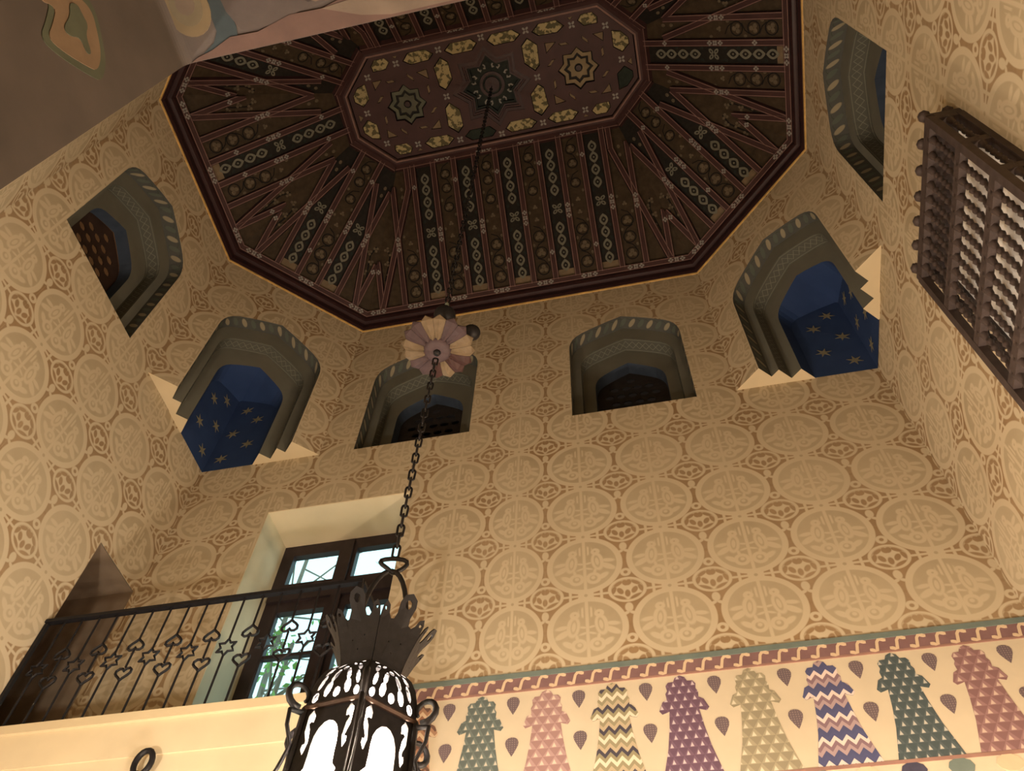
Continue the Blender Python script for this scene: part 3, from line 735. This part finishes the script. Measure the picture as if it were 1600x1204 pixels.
RW = .08
def petal_cluster(mb, fn, u, w_, L, along, d, mi=0):
    """row of little four-petalled flowers"""
    n = max(1, int(round(L / .075)))
    for k in range(n):
        o = (k - (n - 1) / 2) * .075; cu, cw = (u + o, w_) if along == 'u' else (u, w_ + o)
        for a in range(4):
            an = a * PI / 2 + (PI / 4 if n > 1 and k not in (0, n - 1) else 0)
            mb.plate(fn, circ(cu + .021 * math.cos(an), cw + .021 * math.sin(an), .015, 6), [], d, d + .002, mi, mi, mi)
def facebuild(P0, P1, Q0, Q1, nr):
    """one sloping face: P outer edge, Q inner edge; nr = number of full ribs"""
    P0, P1, Q0, Q1 = (Vector(p) for p in (P0, P1, Q0, Q1))
    o = (P0 + P1) / 2; t = (P1 - P0).normalized(); m = (Q0 + Q1) / 2 - o; m -= t * m.dot(t); H = m.length; m.normalize()
    n = t.cross(m)
    if n.z > 0: n = -n
    fn = frame(o, t, m, n)
    ho = (P1 - P0).length / 2; hi0, hi1 = (Q0 - o).dot(t), (Q1 - o).dot(t); hi = (hi1 - hi0) / 2
    pit = .2945; R1 = (nr - 1) / 2 * pit if nr > 2 else .147
    LB, LD = R1 + .315 if nr > 2 else .435, R1 + .64 if nr > 2 else .725
    hipu = lambda w_: hi + (ho - hi) * (1 - w_ / H)
    hipw = lambda u: H * (1 - (abs(u) - hi) / (ho - hi))
    k_ = (ho - hi) / H                 # hip: |u| + k*w <= ho
    def cl(poly): 
        poly = clip(poly, 1, k_, ho); return clip(poly, -1, k_, ho) if poly else poly
    W0, W1 = .10, H
    us = [(-R1 + i * pit) for i in range(nr)] if nr > 2 else [-R1, R1]
    bounds = [-ho - .1, -LD, -LB] + us + [LB, LD, ho + .1]
    # panels between the ribs
    npan = len(bounds) - 1
    for i in range(npan):
        u0, u1 = bounds[i], bounds[i + 1]; po = clip(clip(rect(u0, W0, u1, W1), 1, k_, ho + .045), -1, k_, ho + .045)
        if len(po) < 3: continue
        c = i - (npan - 1) / 2; ci = abs(int(round(c))); nfull = (nr - 1) // 2
        dia = (ci % 2 == 0) if nr > 2 else (ci % 2 == 1)
        if nr == 2 and SIDE: dia = not dia
        outerp = ci > nfull + 1
        mb = MB(); mb.plate(fn, po, [], -.085, -.062)
        pan = mb.build('ceiling_panel', MAT['pdark'] if (dia and not outerp) else MAT['pbrown'], ceil)
        # painted ornament
        mb = MB(); uc = (u0 + u1) / 2; D = -.062
        lim = H if ci <= nfull else 1.24
        if outerp:
            if ci == nfull + 2:      # flower sprig by the hip
                uc = LB + .16 if c > 0 else -(LB + .16); s_ = 1 if c > 0 else -1
                mb.plate(fn, stroke([(uc + s_ * .10, .62), (uc + s_ * .04, .80), (uc + s_ * .0, .95), (uc + s_ * .02, 1.1)], .02), [], D, D + .002, 1, 1, 1)
                for du, dw, r in ((-.03, .98, .04), (.03, 1.06, .035), (.05, .86, .045), (-.04, .80, .04), (.03, .70, .035)):
                    for a in range(3):
                        mb.plate(fn, circ(uc + s_ * du + .024 * math.cos(a * 2.1), dw + .024 * math.sin(a * 2.1), .02, 6), [], D, D + .003, 0, 0, 0)
                for dw in (2.0, 1.88):
                    mb.plate(fn, circ(R1 * (1 if c > 0 else -1) + s_ * .2, dw - .1, .022, 6, .03), [], D, D + .003, 0, 0, 0)
        elif dia:
            for q in (.39, .57, .75, .92, 1.46, 1.64, 1.82, 1.98):
                if q > lim + .2: continue
                if q > lim and q > 1.3: continue
                lens = [(uc + sg * .058 * (1 - tt * tt), q + .086 * tt) for sg, tt in [(1, -1 + k / 4) for k in range(8)] + [(-1, 1 - k / 4) for k in range(8)]]
                hole = [(uc + sg * .033 * (1 - tt * tt), q + .047 * tt) for sg, tt in [(1, -1 + k / 3) for k in range(6)] + [(-1, 1 - k / 3) for k in range(6)]]
                mb.plate(fn, lens, [hole], D, D + .003, 2, 2, 2, 2)
                mb.plate(fn, circ(uc, q, .012, 6), [], D, D + .003, 2, 2, 2)
            for a in range(4):
                an = a * PI / 2 + PI / 4
                mb.plate(fn, circ(uc + .046 * math.cos(an), 1.19 + .052 * math.sin(an), .040, 8, .026, an), [circ(uc + .046 * math.cos(an), 1.19 + .052 * math.sin(an), .018, 6, .010, an)], D, D + .003, 2, 2, 2, 2)
            mb.plate(fn, rect(u0 + .04, .18, u1 - .04, .335), [], D, D + .0015, 3, 3, 3)
            for q in (.48, .66, .84, 1.02, 1.36, 1.55, 1.73):       # dark green sprigs beside the lenses
                if q > lim: continue
                for s_ in (-1, 1): mb.plate(fn, circ(uc + s_ * .07, q, .018, 6, .03, s_ * .5), [], D, D + .002, 4, 4, 4)
        else:
            qs = [.39, .62, .85, 1.09, 1.27, 1.51, 1.79, 2.0]
            for j, q in enumerate(qs):
                if q > lim: continue
                r = .088 if j < 3 else (.05 if j in (3, 4) else .075)
                if j not in (3, 4):
                    mb.plate(fn, circ(uc, q, r, 14), [circ(uc, q, r - .016, 14)], D, D + .002, 1, 1, 1, 1)
                    s_ = 1 if j % 2 else -1
                    mb.plate(fn, stroke([(uc + s_ * r * .7, q + r * .7), (uc + s_ * .02, q + .12), (uc - s_ * .06, q + .16)], .014), [], D, D + .002, 1, 1, 1)
                for a in range(3):
                    an = a * 2.094 + PI / 2
                    mb.plate(fn, circ(uc + r * .36 * math.cos(an), q + r * .36 * math.sin(an), r * .33, 7), [], D, D + .003, 0, 0, 0)
                if j < 7: mb.plate(fn, circ(uc + (.085 if j % 2 else -.085), q + .115, .018, 6, .025), [], D, D + .003, 0, 0, 0)
        if mb.v: mb.build('painted_ornament', [MAT['otan'], MAT['ovine'], MAT['ogrey'], MAT['celltan'], MAT['teal']], pan)
    # ribs
    def bar(p, q, wd=RW, name='rib', lines=True, d=0.0):
        a, b = Vector(p), Vector(q); tt = (b - a).normalized(); nn = Vector((-tt.y, tt.x)); h = wd / 2
        def quad(x0, x1): return cl([tuple(a + nn * x0), tuple(b + nn * x0), tuple(b + nn * x1), tuple(a + nn * x1)])
        po = quad(-h, h)
        if len(po) < 3: return
        mb = MB(); mb.plate(fn, po, [], -.064, d)
        if lines:
            for s_ in (-1, 1):
                l = quad(s_ * (h - .010) - .0035, s_ * (h - .010) + .0035)
                if len(l) > 2: mb.plate(fn, l, [], d - .002, d + .0012, 1, 1, 1)
        return mb.build(name, [MAT['rib'], MAT['ribline']], ceil)
    for u in us: bar((u, .20), (u, 2.20))
    for s_ in (-1, 1):
        for uu, d in ((LB, -.0015), (LD, -.002)): bar((s_ * uu, .20), (s_ * uu, min(2.2, hipw(uu))), d=d)
        e = R1 + .09
        if nr > 2: bar((s_ * e, 1.86), (s_ * e, 2.2), d=-.001)
        kk = (LB, 1.06) if nr > 2 else (LB - .0, 1.10)
        top = (s_ * e, 1.86) if nr > 2 else (s_ * (R1 + .06), 1.88)
        bar(top, (s_ * (LD - .01), .22), d=-.0008)
    bar((-ho, .18), (ho, .18), name='rib_frame', d=.001); bar((-hi - .1, 2.21), (hi + .1, 2.21), .09, 'rib_frame', d=.001)
    # little white flower clusters
    mb = MB()
    for i, u in enumerate(us):
        if nr == 2 or i % 2 == (0 if nr > 2 else 0): petal_cluster(mb, fn, u, 1.12, .26, 'w', .0015)
        if i % 2 == 1 or nr == 2: petal_cluster(mb, fn, u, .58, .05, 'w', .0015); petal_cluster(mb, fn, u, 1.86, .05, 'w', .0015)
    for s_ in (-1, 1): petal_cluster(mb, fn, s_ * LB, 1.08, .22, 'w', .0015); petal_cluster(mb, fn, s_ * LD, .74, .05, 'w', .0015)
    scu = [j * pit * 2 - pit for j in range(-1, 4)] if nr > 2 else [0]
    scu = ([-.885, -.295, .295, .885, -(R1 + .17), R1 + .17] if nr > 2 else [0]) + [-ho + .22, ho - .22]
    for u in scu: petal_cluster(mb, fn, u, .18, .26, 'u', .0035)
    for u in ([-.885, -.295, .295, .885] if nr > 2 else []): petal_cluster(mb, fn, u, 2.21, .22, 'u', .0035)
    mb.build('painted_flowers', MAT['oflower'], ceil)
SIDE = False
O = [(x, y, ZC) for x, y in octo(*OUT)]; I = [(x, y, ZI) for x, y in octo(*INN)]
for i in range(8):
    j = (i + 1) % 8; ln = (Vector(O[i]) - Vector(O[j])).length
    SIDE = i in (0, 4)
    facebuild(O[i], O[j], I[i], I[j], 10 if ln > 3 else 2)

# flat star panel
fp = frame((0, 0, 13.17), (1, 0, 0), (0, 1, 0), (0, 0, -1))
def mir(p, sx, sy): 
    q = [(x * sx, y * sy) for x, y in p]; return q if sx * sy > 0 else q[::-1]
Q4 = [(1, 1), (-1, 1), (1, -1), (-1, -1)]
cells = []
hexes = [[(.06, -.58), (.14, -.50), (.42, -.50), (.51, -.57), (.42, -.645), (.13, -.645)],
         [(.65, -.565), (.73, -.50), (.98, -.49), (1.08, -.555), (.99, -.645), (.75, -.645)],
         [(1.25, -.58), (1.32, -.50), (1.50, -.50), (1.51, -.575), (1.45, -.645), (1.30, -.645)],
         [(.58, -.51), (.49, -.43), (.485, -.20), (.61, -.08), (.68, -.14), (.70, -.40)],
         [(1.65, -.38), (1.65, -.17), (1.76, -.085), (1.86, -.17), (1.86, -.25), (1.77, -.35)]]
tris = [[(.79, -.40), (.94, -.385), (.79, -.265)], [(1.41, -.385), (1.555, -.385), (1.54, -.265)]]
for q in Q4:
    for i, h in enumerate(hexes):
        green = (i == 4 and q == (1, -1)) or (i == 0 and q == (-1, -1))
        cells.append((mir(h, *q), 'cellgreen' if green else 'cell', 'painted_cell'))
    for h in tris: cells.append((mir(h, *q), 'celltan', 'corner_cell'))
    cells.append((mir([(1.13, -.64), (1.16, -.60), (1.20, -.64)], *q), 'celltan', 'edge_cell'))
for sx in (-1, 1):
    cells.append(([(sx * 1.80, .045), (sx * 1.865, .10), (sx * 1.865, -.0)], 'celltan', 'edge_cell'))
    for k in range(8):
        an = PI / 8 + k * PI / 4; c = Vector((sx * 1.17 + .365 * math.cos(an), .365 * math.sin(an))); t_ = Vector((math.cos(an + PI / 2 + .5), math.sin(an + PI / 2 + .5))); n_ = Vector((-t_.y, t_.x))
        cells.append(([tuple(c + t_ * a + n_ * b) for a, b in ((-.07, -.008), (.035, -.02), (.07, .008), (-.035, .02))], 'celltan', 'strap_cell'))
def star8(cx, cy, r, rr, rot=0.0): return [(cx + (r if k % 2 == 0 else rr) * math.cos(rot + k * PI / 8), cy + (r if k % 2 == 0 else rr) * math.sin(rot + k * PI / 8)) for k in range(16)]
stars = [star8(0, 0, .53, .385), star8(1.17, 0, .275, .215, .06), star8(-1.17, 0, .275, .215, .06)]
mb = MB(); mb.plate(fp, octo(AI, BI, VX, VY), [c[0] for c in cells] + stars, -.05, 0)
mb.build('strapwork_panel', MAT['rib'], ceil)
mb = MB(); mb.plate(fp, octo(AI, BI, VX, VY, .02), stars, -.06, -.045); mb.build('panel_backing', MAT['ovine'], ceil)
for po, mt, nm in cells:
    cx = sum(p[0] for p in po) / len(po); cy = sum(p[1] for p in po) / len(po)
    kf = .91 if nm == 'painted_cell' else .82
    mb = MB(); mb.plate(fp, [(cx + (x - cx) * kf, cy + (y - cy) * kf) for x, y in po], [], -.05, -.006); mb.build(nm, MAT[mt], ceil)
# central stepped star
for k, (r, rr, d0, d1, mt) in enumerate(((.525, .38, -.055, -.012, 'molding'), (.49, .355, -.08, -.04, 'rib'), (.45, .328, -.11, -.068, 'molding'), (.41, .30, -.14, -.095, 'teal'))):
    inner = star8(0, 0, r - .055, rr - .04)
    mb = MB(); mb.plate(fp, star8(0, 0, r + .03, rr + .025), [inner], d0, d1); mb.build('star_step', MAT[mt], ceil)
mb = MB(); mb.plate(fp, circ(0, 0, .42, 24), [], -.19, -.15); mb.build('star_back', MAT['teal'], ceil)
mb = MB()
for k in range(8):
    an = k * PI / 4 + PI / 8
    for s_ in (-1, 1):
        mb.plate(fp, stroke([(.25 * math.cos(an + s_ * a) * f, .25 * math.sin(an + s_ * a) * f) for a, f in ((.02, 1.12), (.12, 1.16), (.20, 1.02), (.16, .88), (.08, .94))], .020), [], -.15, -.145)
mb.build('scroll_ring', MAT['oflower'], ceil)
mb = MB(); mb.plate(fp, circ(0, 0, .17, 20), [circ(0, 0, .13, 20)], -.15, -.13); mb.plate(fp, circ(0, 0, .10, 16), [], -.15, -.12); mb.build('ceiling_rose', MAT['molding'], ceil)
for sx in (-1, 1):
    lite = 'celltan' if sx > 0 else 'cellgreen'
    mb = MB(); mb.plate(fp, star8(sx * 1.17, 0, .30, .24, .06), [], -.08, -.07); mb.build('rosette_back', MAT['pdark'], ceil)
    mb = MB(); mb.plate(fp, star8(sx * 1.17, 0, .255, .195, .06), [star8(sx * 1.17, 0, .195, .148, .06)], -.07, -.03); mb.build('rosette_ring', plain('rosette_' + lite, (.19, .145, .085) if sx > 0 else (.085, .09, .065)), ceil)
    mb = MB(); mb.plate(fp, star8(sx * 1.17, 0, .15, .11, .06), [circ(sx * 1.17, 0, .055, 12)], -.07, -.045); mb.build('rosette_star', plain('rosette_star_' + lite, (.17, .13, .075) if sx > 0 else (.08, .08, .058)), ceil)
    mb = MB(); mb.plate(fp, circ(sx * 1.17, 0, .035, 10), [], -.07, -.03); mb.build('rosette_boss', MAT['molding'], ceil)
mb = MB()
for x, y in [(s * a, t * b) for s in (-1, 1) for t in (-1, 1) for a, b in ((.58, .60), (1.17, .545), (1.59, .45))] + [(s * a, 0) for s in (-1, 1) for a in (.62, 1.735)] + [(0, .635), (0, -.635)]:
    for a in range(4):
        an = a * PI / 2 + PI / 4; mb.plate(fp, circ(x + .03 * math.cos(an), y + .03 * math.sin(an), .022, 7, .015, an), [], 0, .003)
mb.build('painted_flowers', MAT['oflower'], ceil)

# ------------------------------------------------------------------ hanging chain, rosette
ch = empty('hanging_chain', (0, 0, 13.2)); tag(ch, 'long black iron chain dropping from the ceiling star to the lantern', 'chain')
def linkmesh(L, W, r):
    mb = MB(); pts = []
    for k in range(14):
        a = 2 * PI * k / 14; x = W * math.cos(a); z = W * math.sin(a) + (L if math.sin(a) >= 0 else -L); pts.append((x, 0, z))
    return mb.tube(pts, r, 5, True)
lk = linkmesh(.026, .016, .0065).build('link', MAT['iron'], None, True); zz = 4.55; lk.parent = ch; k = 0; firstl = True
while zz < 13.15:
    if not (6.335 < zz < 7.14):
        o = lk if firstl else lk.copy()
        if not firstl: COL.objects.link(o)
        o.parent = ch; o.location = (0, 0, zz - 13.2); o.rotation_euler = (0, 0, .35 + (PI / 2 if k % 2 else 0)); firstl = False
    zz += .072; k += 1
ros = empty('chain_rosette', (0, 0, 6.42)); tag(ros, 'flower-like petalled rosette of mauve and cream threaded on the chain', 'ornament')
def ro(mb, name, mat, sm=False):
    o = mb.build(name, mat, None, sm); under(ros, o); return o
mb = MB(); mb.lathe([(.0, 6.40), (.03, 6.395), (.07, 6.40), (.092, 6.415), (.095, 6.43), (.05, 6.45), (0, 6.45)], (0, 0, 0), 24); ro(mb, 'hub', MAT['petalm'], True)
mb = MB(); mb.lathe([(0, 6.375), (.022, 6.38), (.026, 6.40), (0, 6.40)], (0, 0, 0), 10); ro(mb, 'collar', MAT['iron'], True)
NP = 16
pc = [{'c': 'petalc', 'm': 'petalm', 'd': 'petald'}[q] for q in 'ccmmccddcdmmccmm']
for k in range(NP):
    an = 2 * PI * k / NP - 1.66; hwid = PI / NP
    def pt(r, a, z): return (r * math.cos(an + a), r * math.sin(an + a), z)
    mb = MB(); rows = [(.085, .95, 6.425), (.14, .97, 6.432), (.19, .98, 6.442), (.222, .97, 6.456)]
    vs = []
    for r, f, z in rows: vs += [pt(r, -hwid * f, z), pt(r * 1.04, 0, z - .018), pt(r, hwid * f, z)]
    vs += [pt(.25, 0, 6.462)]
    fs = []
    for i in range(3):
        for j in range(2): a_ = i * 3 + j; fs.append((a_, a_ + 1, a_ + 4, a_ + 3))
    fs += [(9, 10, 12), (10, 11, 12)]
    nv = len(vs); vs2 = vs + [(x, y, z + .008) for x, y, z in vs]
    edge = [0, 3, 6, 9, 12, 11, 8, 5, 2, 1]
    fs2 = fs + [tuple(nv + q for q in reversed(f)) for f in fs] + [(edge[i], edge[(i + 1) % 10], nv + edge[(i + 1) % 10], nv + edge[i]) for i in range(10)]
    mb.add(vs2, fs2); ro(mb, 'petal', MAT[pc[k]])
mb = MB(); mb.lathe([(.0, 6.45), (.05, 6.46), (.055, 6.52), (.03, 6.58), (.02, 6.80), (0, 6.80)], (0, 0, 0), 12); ro(mb, 'stem', MAT['ironbr'], True)
mb = MB(); mb.lathe([(.08 * math.sin(a), 6.90 - .075 * math.cos(a)) for a in [PI * k / 10 for k in range(11)]], (0, 0, 0), 16); ro(mb, 'ball', MAT['iron'], True)
mb = MB(); mb.lathe([(.062 * math.sin(a), 6.74 - .055 * math.cos(a)) for a in [PI * k / 10 for k in range(11)]], (.19, .085, 0), 16); ro(mb, 'counter_ball', MAT['iron'], True)
mb = MB(); mb.tube([(.0, 0, 6.80), (.09, .04, 6.79), (.19, .085, 6.78)], .012, 6); ro(mb, 'bracket', MAT['iron'], True)
mb = MB(); mb.lathe([(0, 6.96), (.016, 6.97), (.02, 7.0), (.012, 7.03), (.018, 7.06), (.01, 7.09), (0, 7.10)], (0, 0, 0), 10); ro(mb, 'glass_bead', MAT['bead'], True)

# ------------------------------------------------------------------ lantern
lan = empty('hanging_lantern', (0, 0, 2.95)); tag(lan, 'black wrought iron hexagonal lantern with pierced dome, crown and lit glass', 'lantern')
def la(mb, name, mat, sm=False):
    o = mb.build(name, mat, None, sm); under(lan, o); return o
PH = .9
def hexpt(r, k, z): a = PH + k * PI / 3; return Vector((r * math.cos(a), r * math.sin(a), z))
def facet(k, r0z):
    """map (s in -1..1 across, v, d) onto hex facet k; r0z(v) -> (radius of corners, z)"""
    def f(s, v, d=0.0):
        r, z = r0z(v); a, b = hexpt(r, k, z), hexpt(r, k + 1, z); nrm = ((a + b) / 2); nrm = Vector((nrm.x, nrm.y, 0)).normalized()
        return (a + b) / 2 + (b - a) / 2 * s + nrm * d
    return f
ZR = 3.56
body = lambda v: (.235 + (1 - v) * .02, 3.0 + v * (ZR - 3.0))
for k in range(6):
    f = facet(k, body)
    archh = [(-.60, .03), (-.62, .38), (-.56, .45), (-.60, .50), (-.46, .54), (-.44, .62)] + [(-.44 * math.cos(a), .70 + .17 * math.sin(a)) for a in [PI * q / 8 for q in range(0, 9)]] + [(.44, .62), (.46, .54), (.60, .50), (.56, .45), (.62, .38), (.60, .03)]
    holes = [archh]
    for s_ in (-1, 1):
        sp = [(s_ * x, y) for x, y in ((.56, .90), (.66, .93), (.76, .90), (.75, .84), (.66, .79), (.62, .73), (.67, .68), (.75, .70))]
        holes.append(stroke(sp, [.05, .09, .10, .09, .09, .09, .08, .04]))
    mb = MB(); mb.plate(f, rect(-1, 0, 1, 1), holes, -.004, .004); la(mb, 'side_frame', MAT['iron'])
    mb = MB(); mb.plate(f, rect(-.93, .01, .93, .97), [], -.016, -.012); la(mb, 'glass_pane', MAT['frost'])
    mb = MB(); a, b = hexpt(.243, k, ZR), hexpt(.243, k + 1, ZR); mb.tube([a, b], .012, 6); la(mb, 'rim_bar', MAT['ironbr'])
    a, b = hexpt(.26, k, 3.0), hexpt(.26, k + 1, 3.0); mb = MB(); mb.tube([a, b], .013, 6); la(mb, 'lower_bar', MAT['ironbr'])
    mb = MB(); mb.tube([hexpt(.258, k, 3.0), hexpt(.24, k, ZR)], .014, 6); la(mb, 'corner_bar', MAT['iron'])
    # dome facet, pierced with leaves
    def dome(v): 
        a = v * PI / 2 * .82; return (.135 + .105 * math.cos(a) ** 1.0 if v < 1 else .135, ZR + .01 + .225 * math.sin(a))
    f = facet(k, dome); hl = []
    for (s0, v0, rs, rv, rot) in ((-.72, .10, .09, .07, .3), (.72, .10, .09, .07, -.3), (-.35, .22, .12, .10, .9), (.35, .22, .12, .10, -.9), (0, .14, .10, .08, 0), (-.66, .36, .13, .07, 1.1), (.66, .36, .13, .07, -1.1), (-.25, .48, .14, .08, 1.0), (.25, .48, .14, .08, -1.0),
                              (-.62, .62, .12, .07, .8), (.62, .62, .12, .07, -.8), (0, .66, .10, .06, 0), (-.3, .80, .13, .05, .6), (.3, .80, .13, .05, -.6), (-.68, .84, .10, .04, .3), (.68, .84, .10, .04, -.3)):
        hl.append(circ(s0, v0, rs * 1.25, 8, rv * 1.1, rot))
    ex = [(x, y) for y in (.3, .42, .55, .72, .9) for x in (-.95, -.47, 0, .47, .95)]
    ex = [p for p in ex if all(math.dist(p, (sum(q[0] for q in h) / 8, sum(q[1] for q in h) / 8)) > .15 for h in hl)]
    mb = MB(); mb.plate(f, [(-1, 0), (1, 0), (1, .25), (1, .5), (1, .75), (1, 1), (-1, 1), (-1, .75), (-1, .5), (-1, .25)], hl, -.003, .003, extra=ex); la(mb, 'dome_leaf', MAT['iron'])
    # volute at each corner
    mb = MB(); c0 = hexpt(1, k, 0); pts = []
    for q in range(13):
        a = -PI * .55 + q * PI * 1.75 / 12; rr = .055 * (1 - q * .035); pts.append(c0 * (.275 + rr * math.cos(a)) + Vector((0, 0, ZR + .045 + rr * math.sin(a))))
    mb.tube(pts, [.015 - q * .0006 for q in range(13)], 6)
    mb.tube([hexpt(.245, k, ZR - .02), hexpt(.30, k, ZR - .03), hexpt(.295, k, ZR - .09), hexpt(.262, k, ZR - .16), hexpt(.285, k, ZR - .26), hexpt(.32, k, ZR - .36)], [.012, .010, .008, .008, .008, .005], 6)
    la(mb, 'volute', MAT['iron'], True)
    # crown: flared leaf with ringed tip
    cr = lambda v: (.135 + .095 * max(0, v) ** 1.4 + .05 * max(0, v - .8), 3.785 + .265 * v)
    f = facet(k, cr)
    top = [(-1, .72), (-.92, .90), (-.80, .98), (-.66, .94), (-.62, .84), (-.50, .78), (-.36, .80), (-.28, .90), (-.30, 1.06), (-.22, 1.16), (0, 1.22), (.22, 1.16), (.30, 1.06), (.28, .90), (.36, .80), (.50, .78), (.62, .84), (.66, .94), (.80, .98), (.92, .90), (1, .72)]
    hl = [circ(0, 1.06, .12, 8, .07), circ(-.80, .88, .06, 6, .03), circ(.80, .88, .06, 6, .03), circ(-.3, .45, .03, 6, .015), circ(.35, .5, .03, 6, .015), circ(.0, .3, .03, 6, .015)]
    ex = [(x, y) for y in (.15, .3, .45, .6, .72) for x in (-.9, -.5, .1, .55, .9)]
    mb = MB(); mb.plate(f, [(-1, 0), (-1, .25), (-1, .5)] + top + [(1, .5), (1, .25), (1, 0)], hl, -.003, .003, extra=ex); la(mb, 'crown_leaf', MAT['iron'])
mb = MB(); mb.lathe([(.205, ZR + .005), (.195, ZR + .08), (.165, ZR + .15), (.125, ZR + .19), (.06, ZR + .198), (.012, ZR + .199)], (0, 0, 0), 18); la(mb, 'glow_liner', MAT['frost'], True)  # liner added inside the dome so its holes glow white
mb = MB(); mb.lathe([(.0, 3.79), (.13, 3.785), (.14, 3.775), (.13, 3.765), (0, 3.76)], (0, 0, 0), 18); la(mb, 'neck_plate', MAT['iron'])
ca = Vector((.93, .36, 0)).normalized()
mb = MB(); mb.tube([ca * (.105 * math.cos(a)) + Vector((0, 0, 4.06 + .36 * math.sin(a))) for a in [PI * k / 16 for k in range(17)]], .012, 7); mb.tube([ca * -.105 + Vector((0, 0, 3.78)), ca * -.105 + Vector((0, 0, 4.06))], .012, 7); mb.tube([ca * .105 + Vector((0, 0, 3.78)), ca * .105 + Vector((0, 0, 4.06))], .012, 7); la(mb, 'bail', MAT['iron'], True)
mb = MB(); mb.tube([ca * (.055 * math.cos(a)) + Vector((.02 * math.sin(a * 2), 0, 4.455 + .045 * math.sin(a))) for a in [2 * PI * k / 18 for k in range(18)]], .011, 7, True); la(mb, 'hanging_ring', MAT['iron'], True)
mb = MB(); mb.lathe([(0, 3.10), (.03, 3.12), (.045, 3.16), (.04, 3.21), (.02, 3.24), (.018, 3.30), (0, 3.30)], (0, 0, 0), 14); la(mb, 'bulb', MAT['bulb'], True)
mb = MB(); mb.tube([(0, 0, 3.29), (0, 0, 3.77)], .012, 6); la(mb, 'lamp_holder', MAT['ironbr'])
mb = MB(); mb.lathe([(0, 2.90), (.03, 2.91), (.06, 2.95), (.20, 2.98), (.25, 3.0), (.20, 3.005), (0, 3.0)], (0, 0, 0), 18); la(mb, 'base_plate', MAT['iron'], True)

# ------------------------------------------------------------------ turned wooden lattice box on the right wall
scx = empty('lattice_box', (A, 0, 4.8)); tag(scx, 'dark brown turned-wood lattice window box projecting from the right wall', 'window box')
def sp_(mb, name, mat='screen', sm=False):
    o = mb.build(name, MAT[mat], None, sm); under(scx, o); return o
XF = 3.43; Y0, Y1 = -.59, .575; ZT = 7.30; rows = [7.30, 6.80, 6.32, 5.84, 5.36, 4.88]
prof = []
for q in range(25):
    t = q / 24; z = t * .46
    r = .018 + .006 * math.cos(t * 2 * PI * 7) if .10 < t < .90 else .028
    prof.append((r, z))
prof = [(0, 0)] + prof + [(0, .46)]
spn = MB(); spn.lathe(prof, (0, 0, 0), 7); spo = spn.build('spindle', MAT['screen'], None, True); sfirst = True
def spindle(x, y, z):
    global sfirst
    o = spo if sfirst else spo.copy()
    if not sfirst: COL.objects.link(o)
    sfirst = False; o.parent = scx; o.location = Vector((x, y, z)) - scx.location
for i, z in enumerate(rows):
    mb = MB(); mb.box((XF, (Y0 + Y1) / 2, z), (.05, Y1 - Y0 + .04, .075 if i else .09)); sp_(mb, 'rail')
    for yy in (Y0, Y1):
        mb = MB(); mb.box(((XF + A) / 2 + .02, yy, z), (A - XF - .01, .05, .07 if i else .09)); sp_(mb, 'side_rail')
    if i:
        for k in range(10): spindle(XF, Y0 + .115 + k * .104, z + .02)
        for yy in (Y0, Y1): spindle(XF + .10, yy, z + .02)
for yy in (Y0, Y1):
    mb = MB(); mb.box((XF, yy, (ZT + 4.85) / 2), (.055, .055, ZT - 4.85)); sp_(mb, 'post')
    mb = MB(); mb.box((A - .02, yy, (ZT + 4.85) / 2), (.05, .06, ZT - 4.85)); sp_(mb, 'wall_post')
mb = MB(); mb.box(((XF + A) / 2 - .008, (Y0 + Y1) / 2, ZT + .055), (A - XF + .02, Y1 - Y0 + .05, .025)); sp_(mb, 'top_board')
kb = MB(); kb.lathe([(0, 0), (.012, .0), (.014, .01)] + [(.042 * math.sin(a), .062 - .042 * math.cos(a)) for a in [PI * q / 8 for q in range(1, 8)]] + [(.009, .108), (.012, .118), (.009, .13), (0, .132)], (0, 0, 0), 8); ko = kb.build('knob', MAT['screen'], None, True)
for k in range(8):
    o = ko if k == 0 else ko.copy()
    if k: COL.objects.link(o)
    o.parent = scx; o.location = Vector((XF, Y0 + .01 + k * .19, ZT + .065) if k < 7 else (A - .05, Y0 + .01, ZT + .065)) - scx.location
mb = MB(); mb.box((A - .012, (Y0 + Y1) / 2, (ZT + 4.8) / 2), (.02, Y1 - Y0, ZT - 4.8)); sp_(mb, 'bright_backing', 'white')  # stand-in board, made white so the lattice gaps look bright
